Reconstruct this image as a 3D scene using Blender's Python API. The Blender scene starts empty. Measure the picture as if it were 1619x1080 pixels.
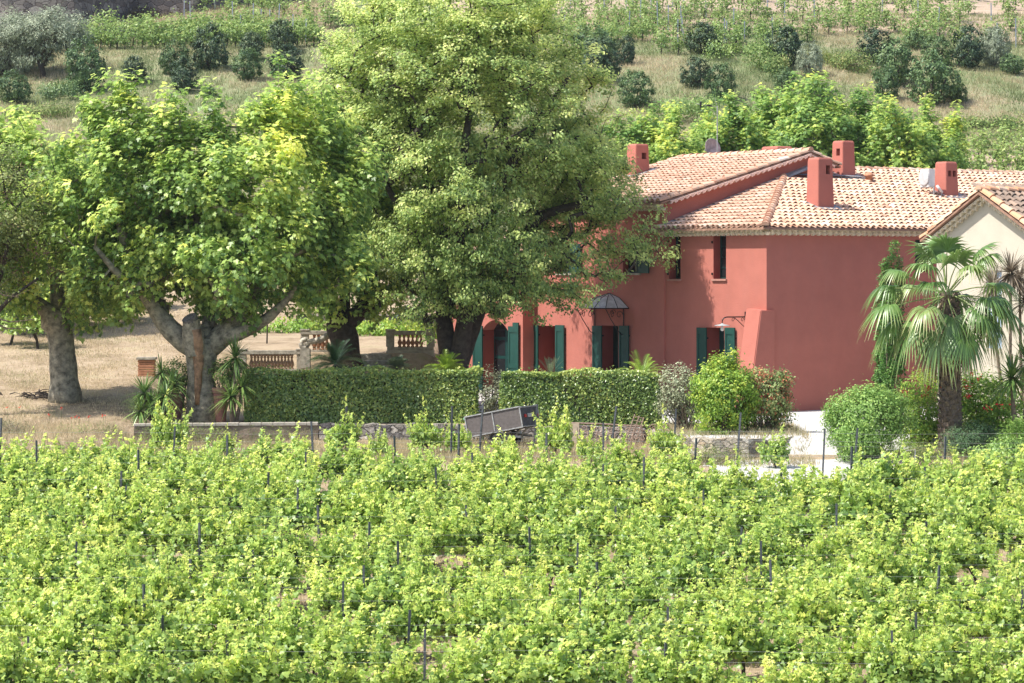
import bpy, bmesh, math, random
import numpy as np
from mathutils import Vector, Matrix
random.seed(7); RNG = np.random.default_rng(11)
PI = math.pi
# ------------------------------------------------------------------ camera, sky, sun
F, CX, HY, ZC = 4420.0, 809.5, 430.0, 4.33
sc = bpy.context.scene
C = sc.collection
cam_d = bpy.data.cameras.new('camera'); cam = bpy.data.objects.new('camera', cam_d); C.objects.link(cam)
cam_d.sensor_width = 36; cam_d.lens = 36*F/1619.0
cam.location = (0, 0, ZC); cam.rotation_euler = (PI/2, 0, 0)
cam_d.shift_y = -(540-HY)/1619.0
cam_d.clip_start = .5; cam_d.clip_end = 2000
sc.camera = cam
SUN_AZ, SUN_EL = math.radians(68), math.radians(57)     # azimuth: degrees left of the direction back to the camera
SDIR = Vector((-math.sin(SUN_AZ)*math.cos(SUN_EL), -math.cos(SUN_AZ)*math.cos(SUN_EL), math.sin(SUN_EL)))
w = bpy.data.worlds.new('World'); sc.world = w; w.use_nodes = True
nt = w.node_tree; bgn = nt.nodes['Background']
sky = nt.nodes.new('ShaderNodeTexSky'); sky.sky_type = 'NISHITA'; sky.sun_disc = False
sky.sun_elevation = SUN_EL; sky.sun_rotation = math.atan2(SDIR.x, SDIR.y)
sky.dust_density = 2.0
nt.links.new(sky.outputs[0], bgn.inputs[0]); bgn.inputs[1].default_value = .13
sd = bpy.data.lights.new('sun', 'SUN'); sd.energy = 4.0; sd.angle = math.radians(.53); sd.color = (1, .955, .88)
so = bpy.data.objects.new('sun', sd); C.objects.link(so); so.location = (-30, 20, 60)
so.rotation_euler = SDIR.to_track_quat('Z', 'Y').to_euler()
sc.view_settings.view_transform = 'Standard'; sc.view_settings.look = 'None'
sc.view_settings.exposure = 1.02; sc.view_settings.gamma = 1
sc.cycles.max_bounces = 8; sc.cycles.transmission_bounces = 4; sc.cycles.transparent_max_bounces = 6

def P(x, y, Y): return Vector(((x-CX)/F*Y, Y, ZC-(y-HY)/F*Y))
def PX(x, Y): return (x-CX)/F*Y
def PZ(y, Y): return ZC-(y-HY)/F*Y

# ------------------------------------------------------------------ materials
MATS = {}
def newmat(name):
    m = bpy.data.materials.new(name); m.use_nodes = True
    n = m.node_tree.nodes; b = n['Principled BSDF']; return m, m.node_tree, b
def solid(name, col, rough=.7, metal=0, var=.12, scale=6, bump=0, bscale=40, col2=None, spec=.3):
    if name in MATS: return MATS[name]
    m, t, b = newmat(name); N = t.nodes; L = t.links
    tc = N.new('ShaderNodeTexCoord'); no = N.new('ShaderNodeTexNoise'); no.inputs['Scale'].default_value = scale
    no.inputs['Detail'].default_value = 7; no.inputs['Roughness'].default_value = .65
    L.new(tc.outputs['Object'], no.inputs['Vector'])
    cr = N.new('ShaderNodeValToRGB'); c2 = col2 or tuple(c*(1-var*2.2) for c in col)
    cr.color_ramp.elements[0].position = .33; cr.color_ramp.elements[1].position = .68
    cr.color_ramp.elements[0].color = (*c2, 1); cr.color_ramp.elements[1].color = (*[min(1, c*(1+var*.5)) for c in col], 1)
    L.new(no.outputs[0], cr.inputs[0]); L.new(cr.outputs[0], b.inputs['Base Color'])
    b.inputs['Roughness'].default_value = rough; b.inputs['Metallic'].default_value = metal
    b.inputs['Specular IOR Level'].default_value = spec
    if bump:
        n2 = N.new('ShaderNodeTexNoise'); n2.inputs['Scale'].default_value = bscale; n2.inputs['Detail'].default_value = 5
        L.new(tc.outputs['Object'], n2.inputs['Vector'])
        bp = N.new('ShaderNodeBump'); bp.inputs['Strength'].default_value = bump; bp.inputs['Distance'].default_value = .03
        L.new(n2.outputs[0], bp.inputs['Height']); L.new(bp.outputs[0], b.inputs['Normal'])
    MATS[name] = m; return m
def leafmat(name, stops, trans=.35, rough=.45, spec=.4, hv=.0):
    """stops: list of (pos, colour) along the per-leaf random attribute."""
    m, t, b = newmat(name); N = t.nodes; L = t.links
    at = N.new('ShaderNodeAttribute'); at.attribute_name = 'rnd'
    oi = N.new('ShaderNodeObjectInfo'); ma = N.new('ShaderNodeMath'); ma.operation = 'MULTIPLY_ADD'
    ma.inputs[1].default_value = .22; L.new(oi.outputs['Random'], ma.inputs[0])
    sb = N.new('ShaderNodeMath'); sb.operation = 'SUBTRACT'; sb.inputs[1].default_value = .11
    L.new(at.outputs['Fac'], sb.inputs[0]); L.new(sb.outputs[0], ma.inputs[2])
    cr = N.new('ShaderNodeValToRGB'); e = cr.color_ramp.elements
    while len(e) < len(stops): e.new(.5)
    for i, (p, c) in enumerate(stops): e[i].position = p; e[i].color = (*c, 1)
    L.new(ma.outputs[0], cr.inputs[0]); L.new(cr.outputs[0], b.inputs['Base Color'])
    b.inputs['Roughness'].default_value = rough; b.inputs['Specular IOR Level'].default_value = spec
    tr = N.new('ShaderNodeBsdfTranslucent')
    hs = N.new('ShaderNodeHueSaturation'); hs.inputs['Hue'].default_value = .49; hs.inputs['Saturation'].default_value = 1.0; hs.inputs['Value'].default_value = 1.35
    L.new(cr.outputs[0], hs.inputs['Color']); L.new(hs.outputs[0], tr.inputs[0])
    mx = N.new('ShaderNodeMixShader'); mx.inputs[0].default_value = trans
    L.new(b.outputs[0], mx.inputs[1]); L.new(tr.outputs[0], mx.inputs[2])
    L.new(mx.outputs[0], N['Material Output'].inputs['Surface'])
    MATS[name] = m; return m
def stonemat(name, cols, scale=3.2, gap=.035, mortar=(.3,.27,.22), bump=.6):
    m, t, b = newmat(name); N = t.nodes; L = t.links
    tc = N.new('ShaderNodeTexCoord'); mp = N.new('ShaderNodeMapping'); mp.inputs['Scale'].default_value = (1, 1, 1.7)
    L.new(tc.outputs['Object'], mp.inputs[0])
    wn = N.new('ShaderNodeTexNoise'); wn.inputs['Scale'].default_value = 4; L.new(mp.outputs[0], wn.inputs[0])
    mv = N.new('ShaderNodeVectorMath'); mv.operation = 'MULTIPLY_ADD'; mv.inputs[1].default_value = (.18,)*3
    L.new(wn.outputs['Color'], mv.inputs[0]); L.new(mp.outputs[0], mv.inputs[2])
    v = N.new('ShaderNodeTexVoronoi'); v.inputs['Scale'].default_value = scale; L.new(mv.outputs[0], v.inputs['Vector'])
    v2 = N.new('ShaderNodeTexVoronoi'); v2.feature = 'DISTANCE_TO_EDGE'; v2.inputs['Scale'].default_value = scale; L.new(mv.outputs[0], v2.inputs['Vector'])
    cr = N.new('ShaderNodeValToRGB'); e = cr.color_ramp.elements
    while len(e) < len(cols): e.new(.5)
    for i, c in enumerate(cols): e[i].position = .1+.8*i/(len(cols)-1); e[i].color = (*c, 1)
    sx = N.new('ShaderNodeSeparateColor'); L.new(v.outputs['Color'], sx.inputs[0]); L.new(sx.outputs[0], cr.inputs[0])
    n3 = N.new('ShaderNodeTexNoise'); n3.inputs['Scale'].default_value = 14; n3.inputs['Detail'].default_value = 6; L.new(tc.outputs['Object'], n3.inputs[0])
    mm = N.new('ShaderNodeMix'); mm.data_type = 'RGBA'; mm.blend_type = 'MULTIPLY'; mm.inputs[0].default_value = .6
    L.new(cr.outputs[0], mm.inputs[6]); 
    c3 = N.new('ShaderNodeValToRGB'); c3.color_ramp.elements[0].position = .3; c3.color_ramp.elements[1].position = .6
    c3.color_ramp.elements[0].color = (.35, .33, .3, 1); L.new(n3.outputs[0], c3.inputs[0]); L.new(c3.outputs[0], mm.inputs[7])
    mr = N.new('ShaderNodeMapRange'); mr.inputs[1].default_value = gap*.4; mr.inputs[2].default_value = gap*1.6; L.new(v2.outputs['Distance'], mr.inputs[0])
    m2 = N.new('ShaderNodeMix'); m2.data_type = 'RGBA'; m2.inputs[6].default_value = (*mortar, 1)
    L.new(mr.outputs[0], m2.inputs[0]); L.new(mm.outputs[2], m2.inputs[7]); L.new(m2.outputs[2], b.inputs['Base Color'])
    bp = N.new('ShaderNodeBump'); bp.inputs['Strength'].default_value = bump; bp.inputs['Distance'].default_value = .04
    ad = N.new('ShaderNodeMath'); ad.operation = 'ADD'; L.new(mr.outputs[0], ad.inputs[0]); L.new(n3.outputs[0], ad.inputs[1])
    L.new(ad.outputs[0], bp.inputs['Height']); L.new(bp.outputs[0], b.inputs['Normal'])
    b.inputs['Roughness'].default_value = .9; b.inputs['Specular IOR Level'].default_value = .15
    MATS[name] = m; return m
def tilemat(name, stops, lich=(.30, .27, .22)):
    m, t, b = newmat(name); N = t.nodes; L = t.links
    at = N.new('ShaderNodeAttribute'); at.attribute_name = 'rnd'
    cr = N.new('ShaderNodeValToRGB'); e = cr.color_ramp.elements
    while len(e) < len(stops): e.new(.5)
    for i, (p, c) in enumerate(stops): e[i].position = p; e[i].color = (*c, 1)
    L.new(at.outputs['Fac'], cr.inputs[0])
    tc = N.new('ShaderNodeTexCoord'); no = N.new('ShaderNodeTexNoise'); no.inputs['Scale'].default_value = 5; no.inputs['Detail'].default_value = 8
    L.new(tc.outputs['Object'], no.inputs[0])
    mr = N.new('ShaderNodeMapRange'); mr.inputs[1].default_value = .52; mr.inputs[2].default_value = .75; mr.inputs[4].default_value = .75
    L.new(no.outputs[0], mr.inputs[0])
    mx = N.new('ShaderNodeMix'); mx.data_type = 'RGBA'; L.new(mr.outputs[0], mx.inputs[0]); L.new(cr.outputs[0], mx.inputs[6]); mx.inputs[7].default_value = (*lich, 1)
    L.new(mx.outputs[2], b.inputs['Base Color']); b.inputs['Roughness'].default_value = .85; b.inputs['Specular IOR Level'].default_value = .15
    MATS[name] = m; return m

RED = solid('red_render', (.405, .138, .105), .9, var=.05, scale=1.3, bump=.25, bscale=30)
def weather(m):
    t = m.node_tree; N = t.nodes; L = t.links; b = N['Principled BSDF']; src = b.inputs['Base Color'].links[0].from_socket
    tc = N.new('ShaderNodeTexCoord'); mp = N.new('ShaderNodeMapping'); mp.inputs['Scale'].default_value = (2.2, 2.2, .22); L.new(tc.outputs['Object'], mp.inputs[0])
    no = N.new('ShaderNodeTexNoise'); no.inputs['Scale'].default_value = 1.6; no.inputs['Detail'].default_value = 8; L.new(mp.outputs[0], no.inputs[0])
    sp_ = N.new('ShaderNodeSeparateXYZ'); L.new(tc.outputs['Object'], sp_.inputs[0])
    mr = N.new('ShaderNodeMapRange'); mr.inputs[1].default_value = .2; mr.inputs[2].default_value = 1.3; mr.inputs[3].default_value = .30; mr.inputs[4].default_value = 0; L.new(sp_.outputs[2], mr.inputs[0])
    n2 = N.new('ShaderNodeTexNoise'); n2.inputs['Scale'].default_value = 3; n2.inputs['Detail'].default_value = 6; L.new(tc.outputs['Object'], n2.inputs[0])
    mu = N.new('ShaderNodeMath'); mu.operation = 'MULTIPLY'; L.new(mr.outputs[0], mu.inputs[0]); L.new(n2.outputs[0], mu.inputs[1])
    m1 = N.new('ShaderNodeMapRange'); m1.inputs[1].default_value = .5; m1.inputs[2].default_value = .8; m1.inputs[4].default_value = .22; L.new(no.outputs[0], m1.inputs[0])
    ad = N.new('ShaderNodeMath'); ad.operation = 'ADD'; L.new(mu.outputs[0], ad.inputs[0]); L.new(m1.outputs[0], ad.inputs[1])
    mx = N.new('ShaderNodeMix'); mx.data_type = 'RGBA'; L.new(ad.outputs[0], mx.inputs[0]); L.new(src, mx.inputs[6]); mx.inputs[7].default_value = (.34, .15, .12, 1)
    L.new(mx.outputs[2], b.inputs['Base Color'])
weather(RED)
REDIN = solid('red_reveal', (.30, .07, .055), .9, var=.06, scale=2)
CREAM = solid('cream_render', (.50, .45, .365), .9, var=.04, scale=1.5, bump=.2)
SHUT = solid('green_shutter_paint', (.014, .062, .050), .5, var=.1, scale=5)
SHUTD = solid('dark_green_frame', (.010, .045, .040), .45, var=.1)
GLASS = solid('window_glass', (.015, .02, .022), .08, var=.1, spec=.6)
IRON = solid('black_iron', (.025, .025, .028), .5, metal=.6)
RUST = solid('rusty_iron', (.36, .26, .20), .8, var=.3, scale=20, metal=.2)
STEEL = solid('galvanised_steel', (.42, .42, .42), .5, metal=.5, var=.2, scale=12)
POSTM = solid('post_metal', (.10, .11, .125), .55, metal=.3, var=.2, scale=10)
POSTL = solid('pale_post_metal', (.34, .37, .42), .55, metal=.3, var=.2, scale=10)
LEAD = solid('lead_flashing', (.27, .26, .27), .7, var=.15)
MORTAR = solid('pale_mortar', (.78, .68, .53), .9, var=.15, scale=9)
PINKM = solid('pink_mortar', (.85, .60, .50), .9, var=.12, scale=9)
WHITEP = solid('white_plastic', (.68, .68, .66), .5, var=.06)
STONE = solid('balustrade_stone', (.44, .40, .33), .9, var=.22, scale=7, bump=.3, col2=(.2, .18, .15))
STONEW = solid('pale_stone_wall', (.55, .50, .42), .9, var=.2, scale=3, bump=.4, col2=(.33, .29, .24))
TERRA = solid('terracotta', (.50, .24, .14), .85, var=.15, scale=7)
TERRAP = solid('pink_terracotta', (.40, .20, .16), .85, var=.12, scale=5)
BARK = solid('grey_bark', (.17, .145, .115), .95, var=.3, scale=7, bump=.8, bscale=12, col2=(.07, .058, .045))
PLANEB = solid('plane_bark', (.33, .30, .225), .9, var=.3, scale=6, bump=.8, bscale=9, col2=(.075, .07, .055))
DARKB = solid('dark_bark', (.065, .052, .042), .95, var=.3, scale=8, bump=.8, bscale=12)
TWIG = solid('pale_twig', (.22, .17, .12), .95, var=.3, scale=9)
WOOD = solid('cut_wood', (.36, .22, .13), .85, var=.3, scale=6, bump=.5, bscale=22)
RUBBER = solid('tyre_rubber', (.03, .03, .03), .9)
PLY = solid('grey_plywood', (.12, .105, .10), .8, var=.15, scale=12)
GRAVEL = solid('white_gravel', (.52, .505, .48), .95, var=.1, scale=14, bump=.6, bscale=60)
STWALL = stonemat('rubble_stone', [(.13,.12,.12), (.40,.37,.32), (.20,.18,.16), (.52,.48,.42)], scale=3.6, mortar=(.10, .09, .08), gap=.05, bump=1.0)
STPALE = stonemat('pale_rubble_stone', [(.22,.20,.17), (.48,.42,.33), (.36,.27,.18), (.55,.50,.42)], scale=3.4, mortar=(.30, .26, .20), gap=.05, bump=1.0)
STDARK = stonemat('dark_shaded_rubble', [(.10,.09,.09), (.2,.18,.17), (.14,.12,.11), (.26,.24,.22)], scale=1.6, mortar=(.06, .05, .05))
TILE = tilemat('roof_tile', [(0, (.40, .22, .15)), (.25, (.50, .30, .205)), (.6, (.58, .385, .28)), (.85, (.62, .46, .355)), (1, (.67, .56, .46))])
TILEB = tilemat('brown_roof_tile', [(0, (.15, .11, .085)), (.6, (.27, .20, .155)), (1, (.46, .31, .22))], (.16, .14, .12))
TILEBED = solid('tile_bed', (.34, .20, .14), .95, var=.2)

VINE = leafmat('vine_leaf', [(0, (.15, .27, .07)), (.35, (.33, .47, .11)), (.65, (.50, .63, .15)), (1, (.76, .78, .22))], .48, .40, .55)
VINEF = leafmat('far_vine_leaf', [(0, (.09, .17, .05)), (.5, (.22, .33, .09)), (1, (.40, .47, .15))], .35, .5, .4)
PLANE = leafmat('plane_leaf', [(0, (.09, .18, .05)), (.4, (.33, .48, .125)), (.7, (.61, .71, .21)), (1, (.88, .86, .20))], .50, .4, .45)
PLANEFAR = leafmat('far_plane_leaf', [(0, (.10, .20, .06)), (.4, (.23, .38, .10)), (.7, (.42, .55, .14)), (1, (.66, .68, .16))], .48, .45, .35)
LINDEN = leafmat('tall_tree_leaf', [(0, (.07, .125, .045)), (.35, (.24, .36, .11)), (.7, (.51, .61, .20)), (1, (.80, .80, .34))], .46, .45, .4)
BUSHD = leafmat('dark_bush_leaf', [(0, (.02, .045, .025)), (.5, (.055, .10, .045)), (1, (.17, .21, .09))], .15, .5, .35)
BUSHG = leafmat('green_bush_leaf', [(0, (.03, .075, .03)), (.5, (.09, .16, .055)), (1, (.22, .30, .11))], .2, .5, .35)
OLIVE = leafmat('olive_leaf', [(0, (.12, .15, .10)), (.5, (.28, .33, .22)), (1, (.50, .54, .39))], .2, .5, .35)
HEDGE = leafmat('hedge_leaf', [(0, (.06, .12, .03)), (.5, (.19, .29, .07)), (.85, (.42, .50, .13)), (1, (.62, .62, .16))], .3, .33, .6)
GREYL = leafmat('grey_shrub_leaf', [(0, (.13, .13, .08)), (.5, (.26, .29, .17)), (1, (.46, .50, .33))], .25, .6)
FRESH = leafmat('fresh_shrub_leaf', [(0, (.09, .19, .03)), (.5, (.24, .40, .065)), (1, (.55, .60, .10))], .4, .45)
DROOP = leafmat('bottlebrush_leaf', [(0, (.07, .12, .035)), (.45, (.20, .28, .09)), (.84, (.36, .42, .17)), (.93, (.56, .28, .14)), (1, (.68, .20, .12))], .25, .5)
ROUND = leafmat('round_bush_leaf', [(0, (.10, .20, .045)), (.5, (.26, .42, .11)), (1, (.46, .60, .17))], .4, .5)
ROSEM = leafmat('rosemary_leaf', [(0, (.04, .085, .04)), (.5, (.08, .16, .06)), (1, (.17, .26, .10))], .15, .6)
CYP = leafmat('cypress_leaf', [(0, (.025, .08, .015)), (.5, (.07, .18, .03)), (1, (.15, .28, .05))], .15, .5)
REDF = leafmat('red_flower', [(0, (.35, .01, .01)), (.5, (.6, .02, .03)), (1, (.8, .05, .05))], .3, .5)
POPPY = leafmat('poppy_petal', [(0, (.6, .03, .01)), (1, (.8, .06, .02))], .3, .5)
PURP = leafmat('seed_pod', [(0, (.07, .035, .035)), (1, (.18, .08, .07))], .2, .6)
JUDAS = leafmat('judas_leaf', [(0, (.09, .14, .04)), (.5, (.21, .27, .08)), (.9, (.37, .38, .14)), (1, (.25, .12, .09))], .35, .5)
PALMG = leafmat('palm_leaf', [(0, (.05, .12, .025)), (.5, (.14, .24, .06)), (.85, (.30, .36, .13)), (1, (.48, .42, .22))], .28, .35, .6)
PALMD = leafmat('dead_palm_leaf', [(0, (.17, .12, .07)), (1, (.42, .34, .22))], .2, .6)
YUC = leafmat('yucca_leaf', [(0, (.05, .11, .035)), (.5, (.14, .24, .06)), (1, (.36, .44, .14))], .2, .35, .5)
YUCB = leafmat('brown_yucca_leaf', [(0, (.11, .085, .06)), (.6, (.24, .20, .14)), (1, (.42, .38, .29))], .2, .5, .4)
CYCD = leafmat('dark_cycad_leaf', [(0, (.01, .035, .015)), (1, (.035, .09, .03))], .1, .35, .4)
CYCL = leafmat('bright_cycad_leaf', [(0, (.12, .25, .03)), (1, (.33, .47, .05))], .3, .35, .5)
CYCG = leafmat('grey_cycad_leaf', [(0, (.10, .15, .08)), (1, (.27, .32, .17))], .25, .35, .5)
DRYG = leafmat('dry_grass_blade', [(0, (.13, .18, .07)), (.3, (.28, .29, .14)), (.6, (.43, .36, .22)), (1, (.60, .48, .32))], .3, .7, .2)
WEED = leafmat('weed_leaf', [(0, (.07, .14, .04)), (.6, (.20, .27, .08)), (1, (.38, .36, .15))], .3, .6, .2)

# ------------------------------------------------------------------ object helpers
USED = {}
def link(name, me, mat=None, parent=None):
    o = bpy.data.objects.new(name, me); C.objects.link(o)
    if mat is not None:
        for m in (mat if isinstance(mat, (list, tuple)) else [mat]): me.materials.append(m)
    if parent is not None: o.parent = parent
    return o
def tag(o, label, cat, group=None, kind=None):
    o['label'] = label; o['category'] = cat
    if group: o['group'] = group
    if kind: o['kind'] = kind
    return o
def struct(o): o['kind'] = 'structure'; return o
def thing(name, label, cat, loc=(0,0,0), rz=0, group=None):
    o = bpy.data.objects.new(name, None); C.objects.link(o); o.location = loc; o.rotation_euler = (0, 0, rz)
    o.empty_display_size = .2
    return tag(o, label, cat, group)
def dup(root, loc, rz=0, scale=None, label=None, group=None):
    r = root.copy(); C.objects.link(r); r.location = loc; r.rotation_euler = (0, 0, rz)
    if scale is not None: r.scale = scale
    if label: r['label'] = label
    if group: r['group'] = group
    for ch in list(root.children):
        c = ch.copy(); C.objects.link(c); c.parent = r
        for g in ch.children:
            d = g.copy(); C.objects.link(d); d.parent = c
    return r
ORD = ['first','second','third','fourth','fifth','sixth','seventh','eighth','ninth','tenth','eleventh','twelfth','thirteenth','fourteenth','fifteenth','sixteenth','seventeenth','eighteenth','nineteenth','twentieth','twenty-first','twenty-second','twenty-third','twenty-fourth','twenty-fifth','twenty-sixth','twenty-seventh','twenty-eighth','twenty-ninth','thirtieth']

class MB:
    """collects solid shapes into one mesh"""
    def __init__(s): s.v = []; s.f = []; s.r = []
    def add(s, vs, fs, r=.5):
        o = len(s.v); s.v += [tuple(v) for v in vs]; s.f += [tuple(i+o for i in f) for f in fs]; s.r += [r]*len(vs); return s
    def box(s, c, d, M=None):
        x, y, z = d[0]/2, d[1]/2, d[2]/2
        vs = [Vector((i*x, j*y, k*z)) for i in (-1,1) for j in (-1,1) for k in (-1,1)]
        if M is not None: vs = [M @ v for v in vs]
        vs = [v+Vector(c) for v in vs]
        return s.add(vs, [(0,1,3,2),(4,6,7,5),(0,4,5,1),(2,3,7,6),(0,2,6,4),(1,5,7,3)])
    def box2(s, a, b):
        return s.box([(a[i]+b[i])/2 for i in range(3)], [abs(b[i]-a[i]) for i in range(3)])
    def tube(s, pts, rad, n=8, cap=True):
        pts = [Vector(p) for p in pts]; rs = rad if isinstance(rad, (list, tuple)) else [rad]*len(pts)
        rings = []; up = Vector((.13, .07, 1)).normalized()
        for i, p in enumerate(pts):
            t = (pts[min(i+1, len(pts)-1)]-pts[max(i-1, 0)])
            if t.length < 1e-9: t = Vector((0,0,1))
            t.normalize(); a = t.cross(up)
            if a.length < .15: a = t.cross(Vector((1, .1, 0)))
            a.normalize(); b = t.cross(a)
            rings.append([p+(a*math.cos(2*PI*k/n)+b*math.sin(2*PI*k/n))*rs[i] for k in range(n)])
        vs = [v for r in rings for v in r]; fs = []
        for i in range(len(rings)-1):
            for k in range(n):
                k2 = (k+1) % n; fs.append((i*n+k, i*n+k2, (i+1)*n+k2, (i+1)*n+k))
        if cap: fs.append(tuple(range(n-1, -1, -1))); fs.append(tuple((len(rings)-1)*n+k for k in range(n)))
        return s.add(vs, fs)
    def lathe(s, prof, c=(0,0,0), n=14):
        vs = []; fs = []
        for r, z in prof:
            for k in range(n): vs.append((c[0]+r*math.cos(2*PI*k/n), c[1]+r*math.sin(2*PI*k/n), c[2]+z))
        for i in range(len(prof)-1):
            for k in range(n):
                k2 = (k+1) % n; fs.append((i*n+k, i*n+k2, (i+1)*n+k2, (i+1)*n+k))
        fs.append(tuple(range(n-1, -1, -1))); fs.append(tuple((len(prof)-1)*n+k for k in range(n)))
        return s.add(vs, fs)
    def build(s, name, mat, parent=None, smooth=False, bevel=0):
        me = bpy.data.meshes.new(name); me.from_pydata(s.v, [], s.f); me.update()
        if any(r != .5 for r in s.r):
            a = me.attributes.new('rnd', 'FLOAT', 'POINT'); a.data.foreach_set('value', s.r)
        if smooth: me.polygons.foreach_set('use_smooth', [True]*len(me.polygons))
        if bevel:
            bm = bmesh.new(); bm.from_mesh(me)
            bmesh.ops.bevel(bm, geom=bm.edges[:], offset=bevel, segments=2, affect='EDGES', clamp_overlap=True)
            bm.to_mesh(me); bm.free()
        return link(name, me, mat, parent)

def fast_mesh(name, V, Fc, rnd=None, smooth=False):
    """V (n,3), Fc (m,k) all same size"""
    me = bpy.data.meshes.new(name); n = len(V); m, k = Fc.shape
    me.vertices.add(n); me.vertices.foreach_set('co', np.ascontiguousarray(V, dtype=np.float32).ravel())
    me.loops.add(m*k); me.loops.foreach_set('vertex_index', np.ascontiguousarray(Fc, dtype=np.int32).ravel())
    me.polygons.add(m); me.polygons.foreach_set('loop_start', np.arange(m, dtype=np.int32)*k)
    try: me.polygons.foreach_set('loop_total', np.full(m, k, dtype=np.int32))
    except Exception: pass
    if smooth: me.polygons.foreach_set('use_smooth', np.ones(m, dtype=bool))
    me.update(calc_edges=True)
    if rnd is not None:
        a = me.attributes.new('rnd', 'FLOAT', 'POINT'); a.data.foreach_set('value', np.ascontiguousarray(rnd, dtype=np.float32))
    return me

def _palm_leaf():
    ang = [-150, -112, -88, -62, -42, -22, 0, 22, 42, 62, 88, 112, 150]
    rad = [.28, .52, .34, .66, .40, .55, .82, .55, .40, .66, .34, .52, .28]
    vs = [(0, .0, 0.0)]
    for a, r in zip(ang, rad):
        t = math.radians(a); vs.append((math.sin(t)*r*.8, math.cos(t)*r*.8+.1, -.14*r*r+(.05 if r < .45 else 0)))
    return np.array(vs), np.array([(0, i+1, i+2) for i in range(12)])
T_PALM = _palm_leaf()
T_VINE = (np.array([(0,-.05,0), (-.42,-.12,-.05), (-.5,.25,-.1), (-.2,.3,.02), (0,.62,-.1), (.2,.3,.02), (.5,.25,-.1), (.42,-.12,-.05)]),
          np.array([(0,2,1), (0,3,2), (0,4,3), (0,5,4), (0,6,5), (0,7,6)]))
T_OVAL = (np.array([(0,-.5,0), (.3,0,.07), (0,.5,-.06), (-.3,0,.07)]), np.array([(0,1,2), (0,2,3)]))
T_THIN = (np.array([(0,-.5,0), (.11,0,.02), (0,.5,-.05), (-.11,0,.02)]), np.array([(0,1,2), (0,2,3)]))
T_TRI = (np.array([(-.06,0,0), (.06,0,0), (.02,1,.0)]), np.array([(0,1,2)]))
def nrm(a): return a/np.maximum(np.linalg.norm(a, axis=1, keepdims=True), 1e-9)
def leaf_arrays(Pn, Nn, size, tpl, rnd, Tdir=None):
    n = len(Pn); tv, tf = tpl
    Nn = nrm(Nn)
    if Tdir is None: Tdir = RNG.normal(size=(n, 3))
    B = nrm(Tdir-(Tdir*Nn).sum(1, keepdims=True)*Nn); T = np.cross(B, Nn)
    s = (size if np.ndim(size) else np.full(n, size))[:, None, None]
    V = Pn[:, None, :]+s*(tv[None, :, 0:1]*T[:, None, :]+tv[None, :, 1:2]*B[:, None, :]+tv[None, :, 2:3]*Nn[:, None, :])
    Fc = (tf[None]+(np.arange(n)*len(tv))[:, None, None]).reshape(-1, 3)
    return V.reshape(-1, 3), Fc, np.repeat(rnd, len(tv))
class Leaves:
    def __init__(s): s.V = []; s.F = []; s.R = []; s.n = 0
    def add(s, V, Fc, R): s.V.append(V); s.F.append(Fc+s.n); s.R.append(R); s.n += len(V); return s
    def build(s, name, mat, parent=None, smooth=False):
        me = fast_mesh(name, np.concatenate(s.V), np.concatenate(s.F), np.concatenate(s.R), smooth); return link(name, me, mat, parent)

# ------------------------------------------------------------------ terrain
def sstep(x, a, b): t = np.clip((x-a)/(b-a), 0, 1); return t*t*(3-2*t)
NZ = [(RNG.uniform(-1, 1, 2), RNG.uniform(0, 6.28)) for _ in range(14)]
def wob(X, Y, sc_=1.0):
    r = 0
    for i, (d, p) in enumerate(NZ):
        k = (.12*1.32**i)*sc_; r = r+np.sin((d[0]*X+d[1]*Y)*k*2+p)*(.8**i)
    return r/3.0
HILLY = [112, 125, 140, 150, 160, 168, 178, 190, 205, 300]
HILLZ = [4.1, 8.2, 11.0, 13.6, 16.6, 18.7, 20.4, 22.9, 27, 62]
def g(X, Y):
    X = np.asarray(X, float); Y = np.asarray(Y, float)
    zl = np.interp(Y, [-30, 72, 77, 100, 106]+HILLY, [-16.9, -.55, -.05, 2.05, 2.8]+HILLZ)
    zm = np.interp(Y, [-30, 72, 78.5, 79.2, 88.9, 89.8, 100, 105.6, 106.2]+HILLY, [-16.9, -.55, -.45, 0, 0, 1.72, 2.1, 2.35, 3.0]+HILLZ)
    zr = np.interp(Y, [-30, 72, 78.5, 79.2, 97, 105]+HILLY, [-16.9, -.55, -.45, 0, .1, 2.3]+HILLZ)
    zq = np.interp(Y, [-30, 70.5, 72.9, 73.6, 97, 105]+HILLY, [-16.9, -.79, -.55, 0, .1, 2.3]+HILLZ)
    zt = np.interp(Y, [-30, 66, 76, 97, 105]+HILLY, [-16.9, -1.51, 0, .1, 2.3]+HILLZ)
    s1 = sstep(X, -11.4, -10.2); s2 = sstep(X, -2.6, -1.8); s3 = sstep(X, 3.6, 4.4)*(1-0); s4 = sstep(X, 8.2, 9.0)
    z = zl*(1-s1)+zm*s1; z = z*(1-s2)+zr*s2; z = z*(1-s3)+zq*s3; z = z*(1-s4)+zt*s4
    amp = .03+.45*sstep(Y, 118, 150)
    # terraces of the hill: gentle steps
    z = z+amp*wob(X, Y)*np.where(Y > 112, 1, 1)
    z = z+sstep(Y, 112, 135)*.9*np.sin(X*.045+.8)*sstep(Y, 118, 140)
    return z
def gz(x, y): return float(g(x, y))
def hit(px, py, Y0=60, Y1=230):
    Ys = np.arange(Y0, Y1, .1); Xs = (px-CX)/F*Ys; Z = g(Xs, Ys); sy = HY-(Z-ZC)*F/Ys
    k = np.where(sy <= py)[0]
    i = k[0] if len(k) else len(Ys)-1
    return Vector((Xs[i], Ys[i], Z[i]))
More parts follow.
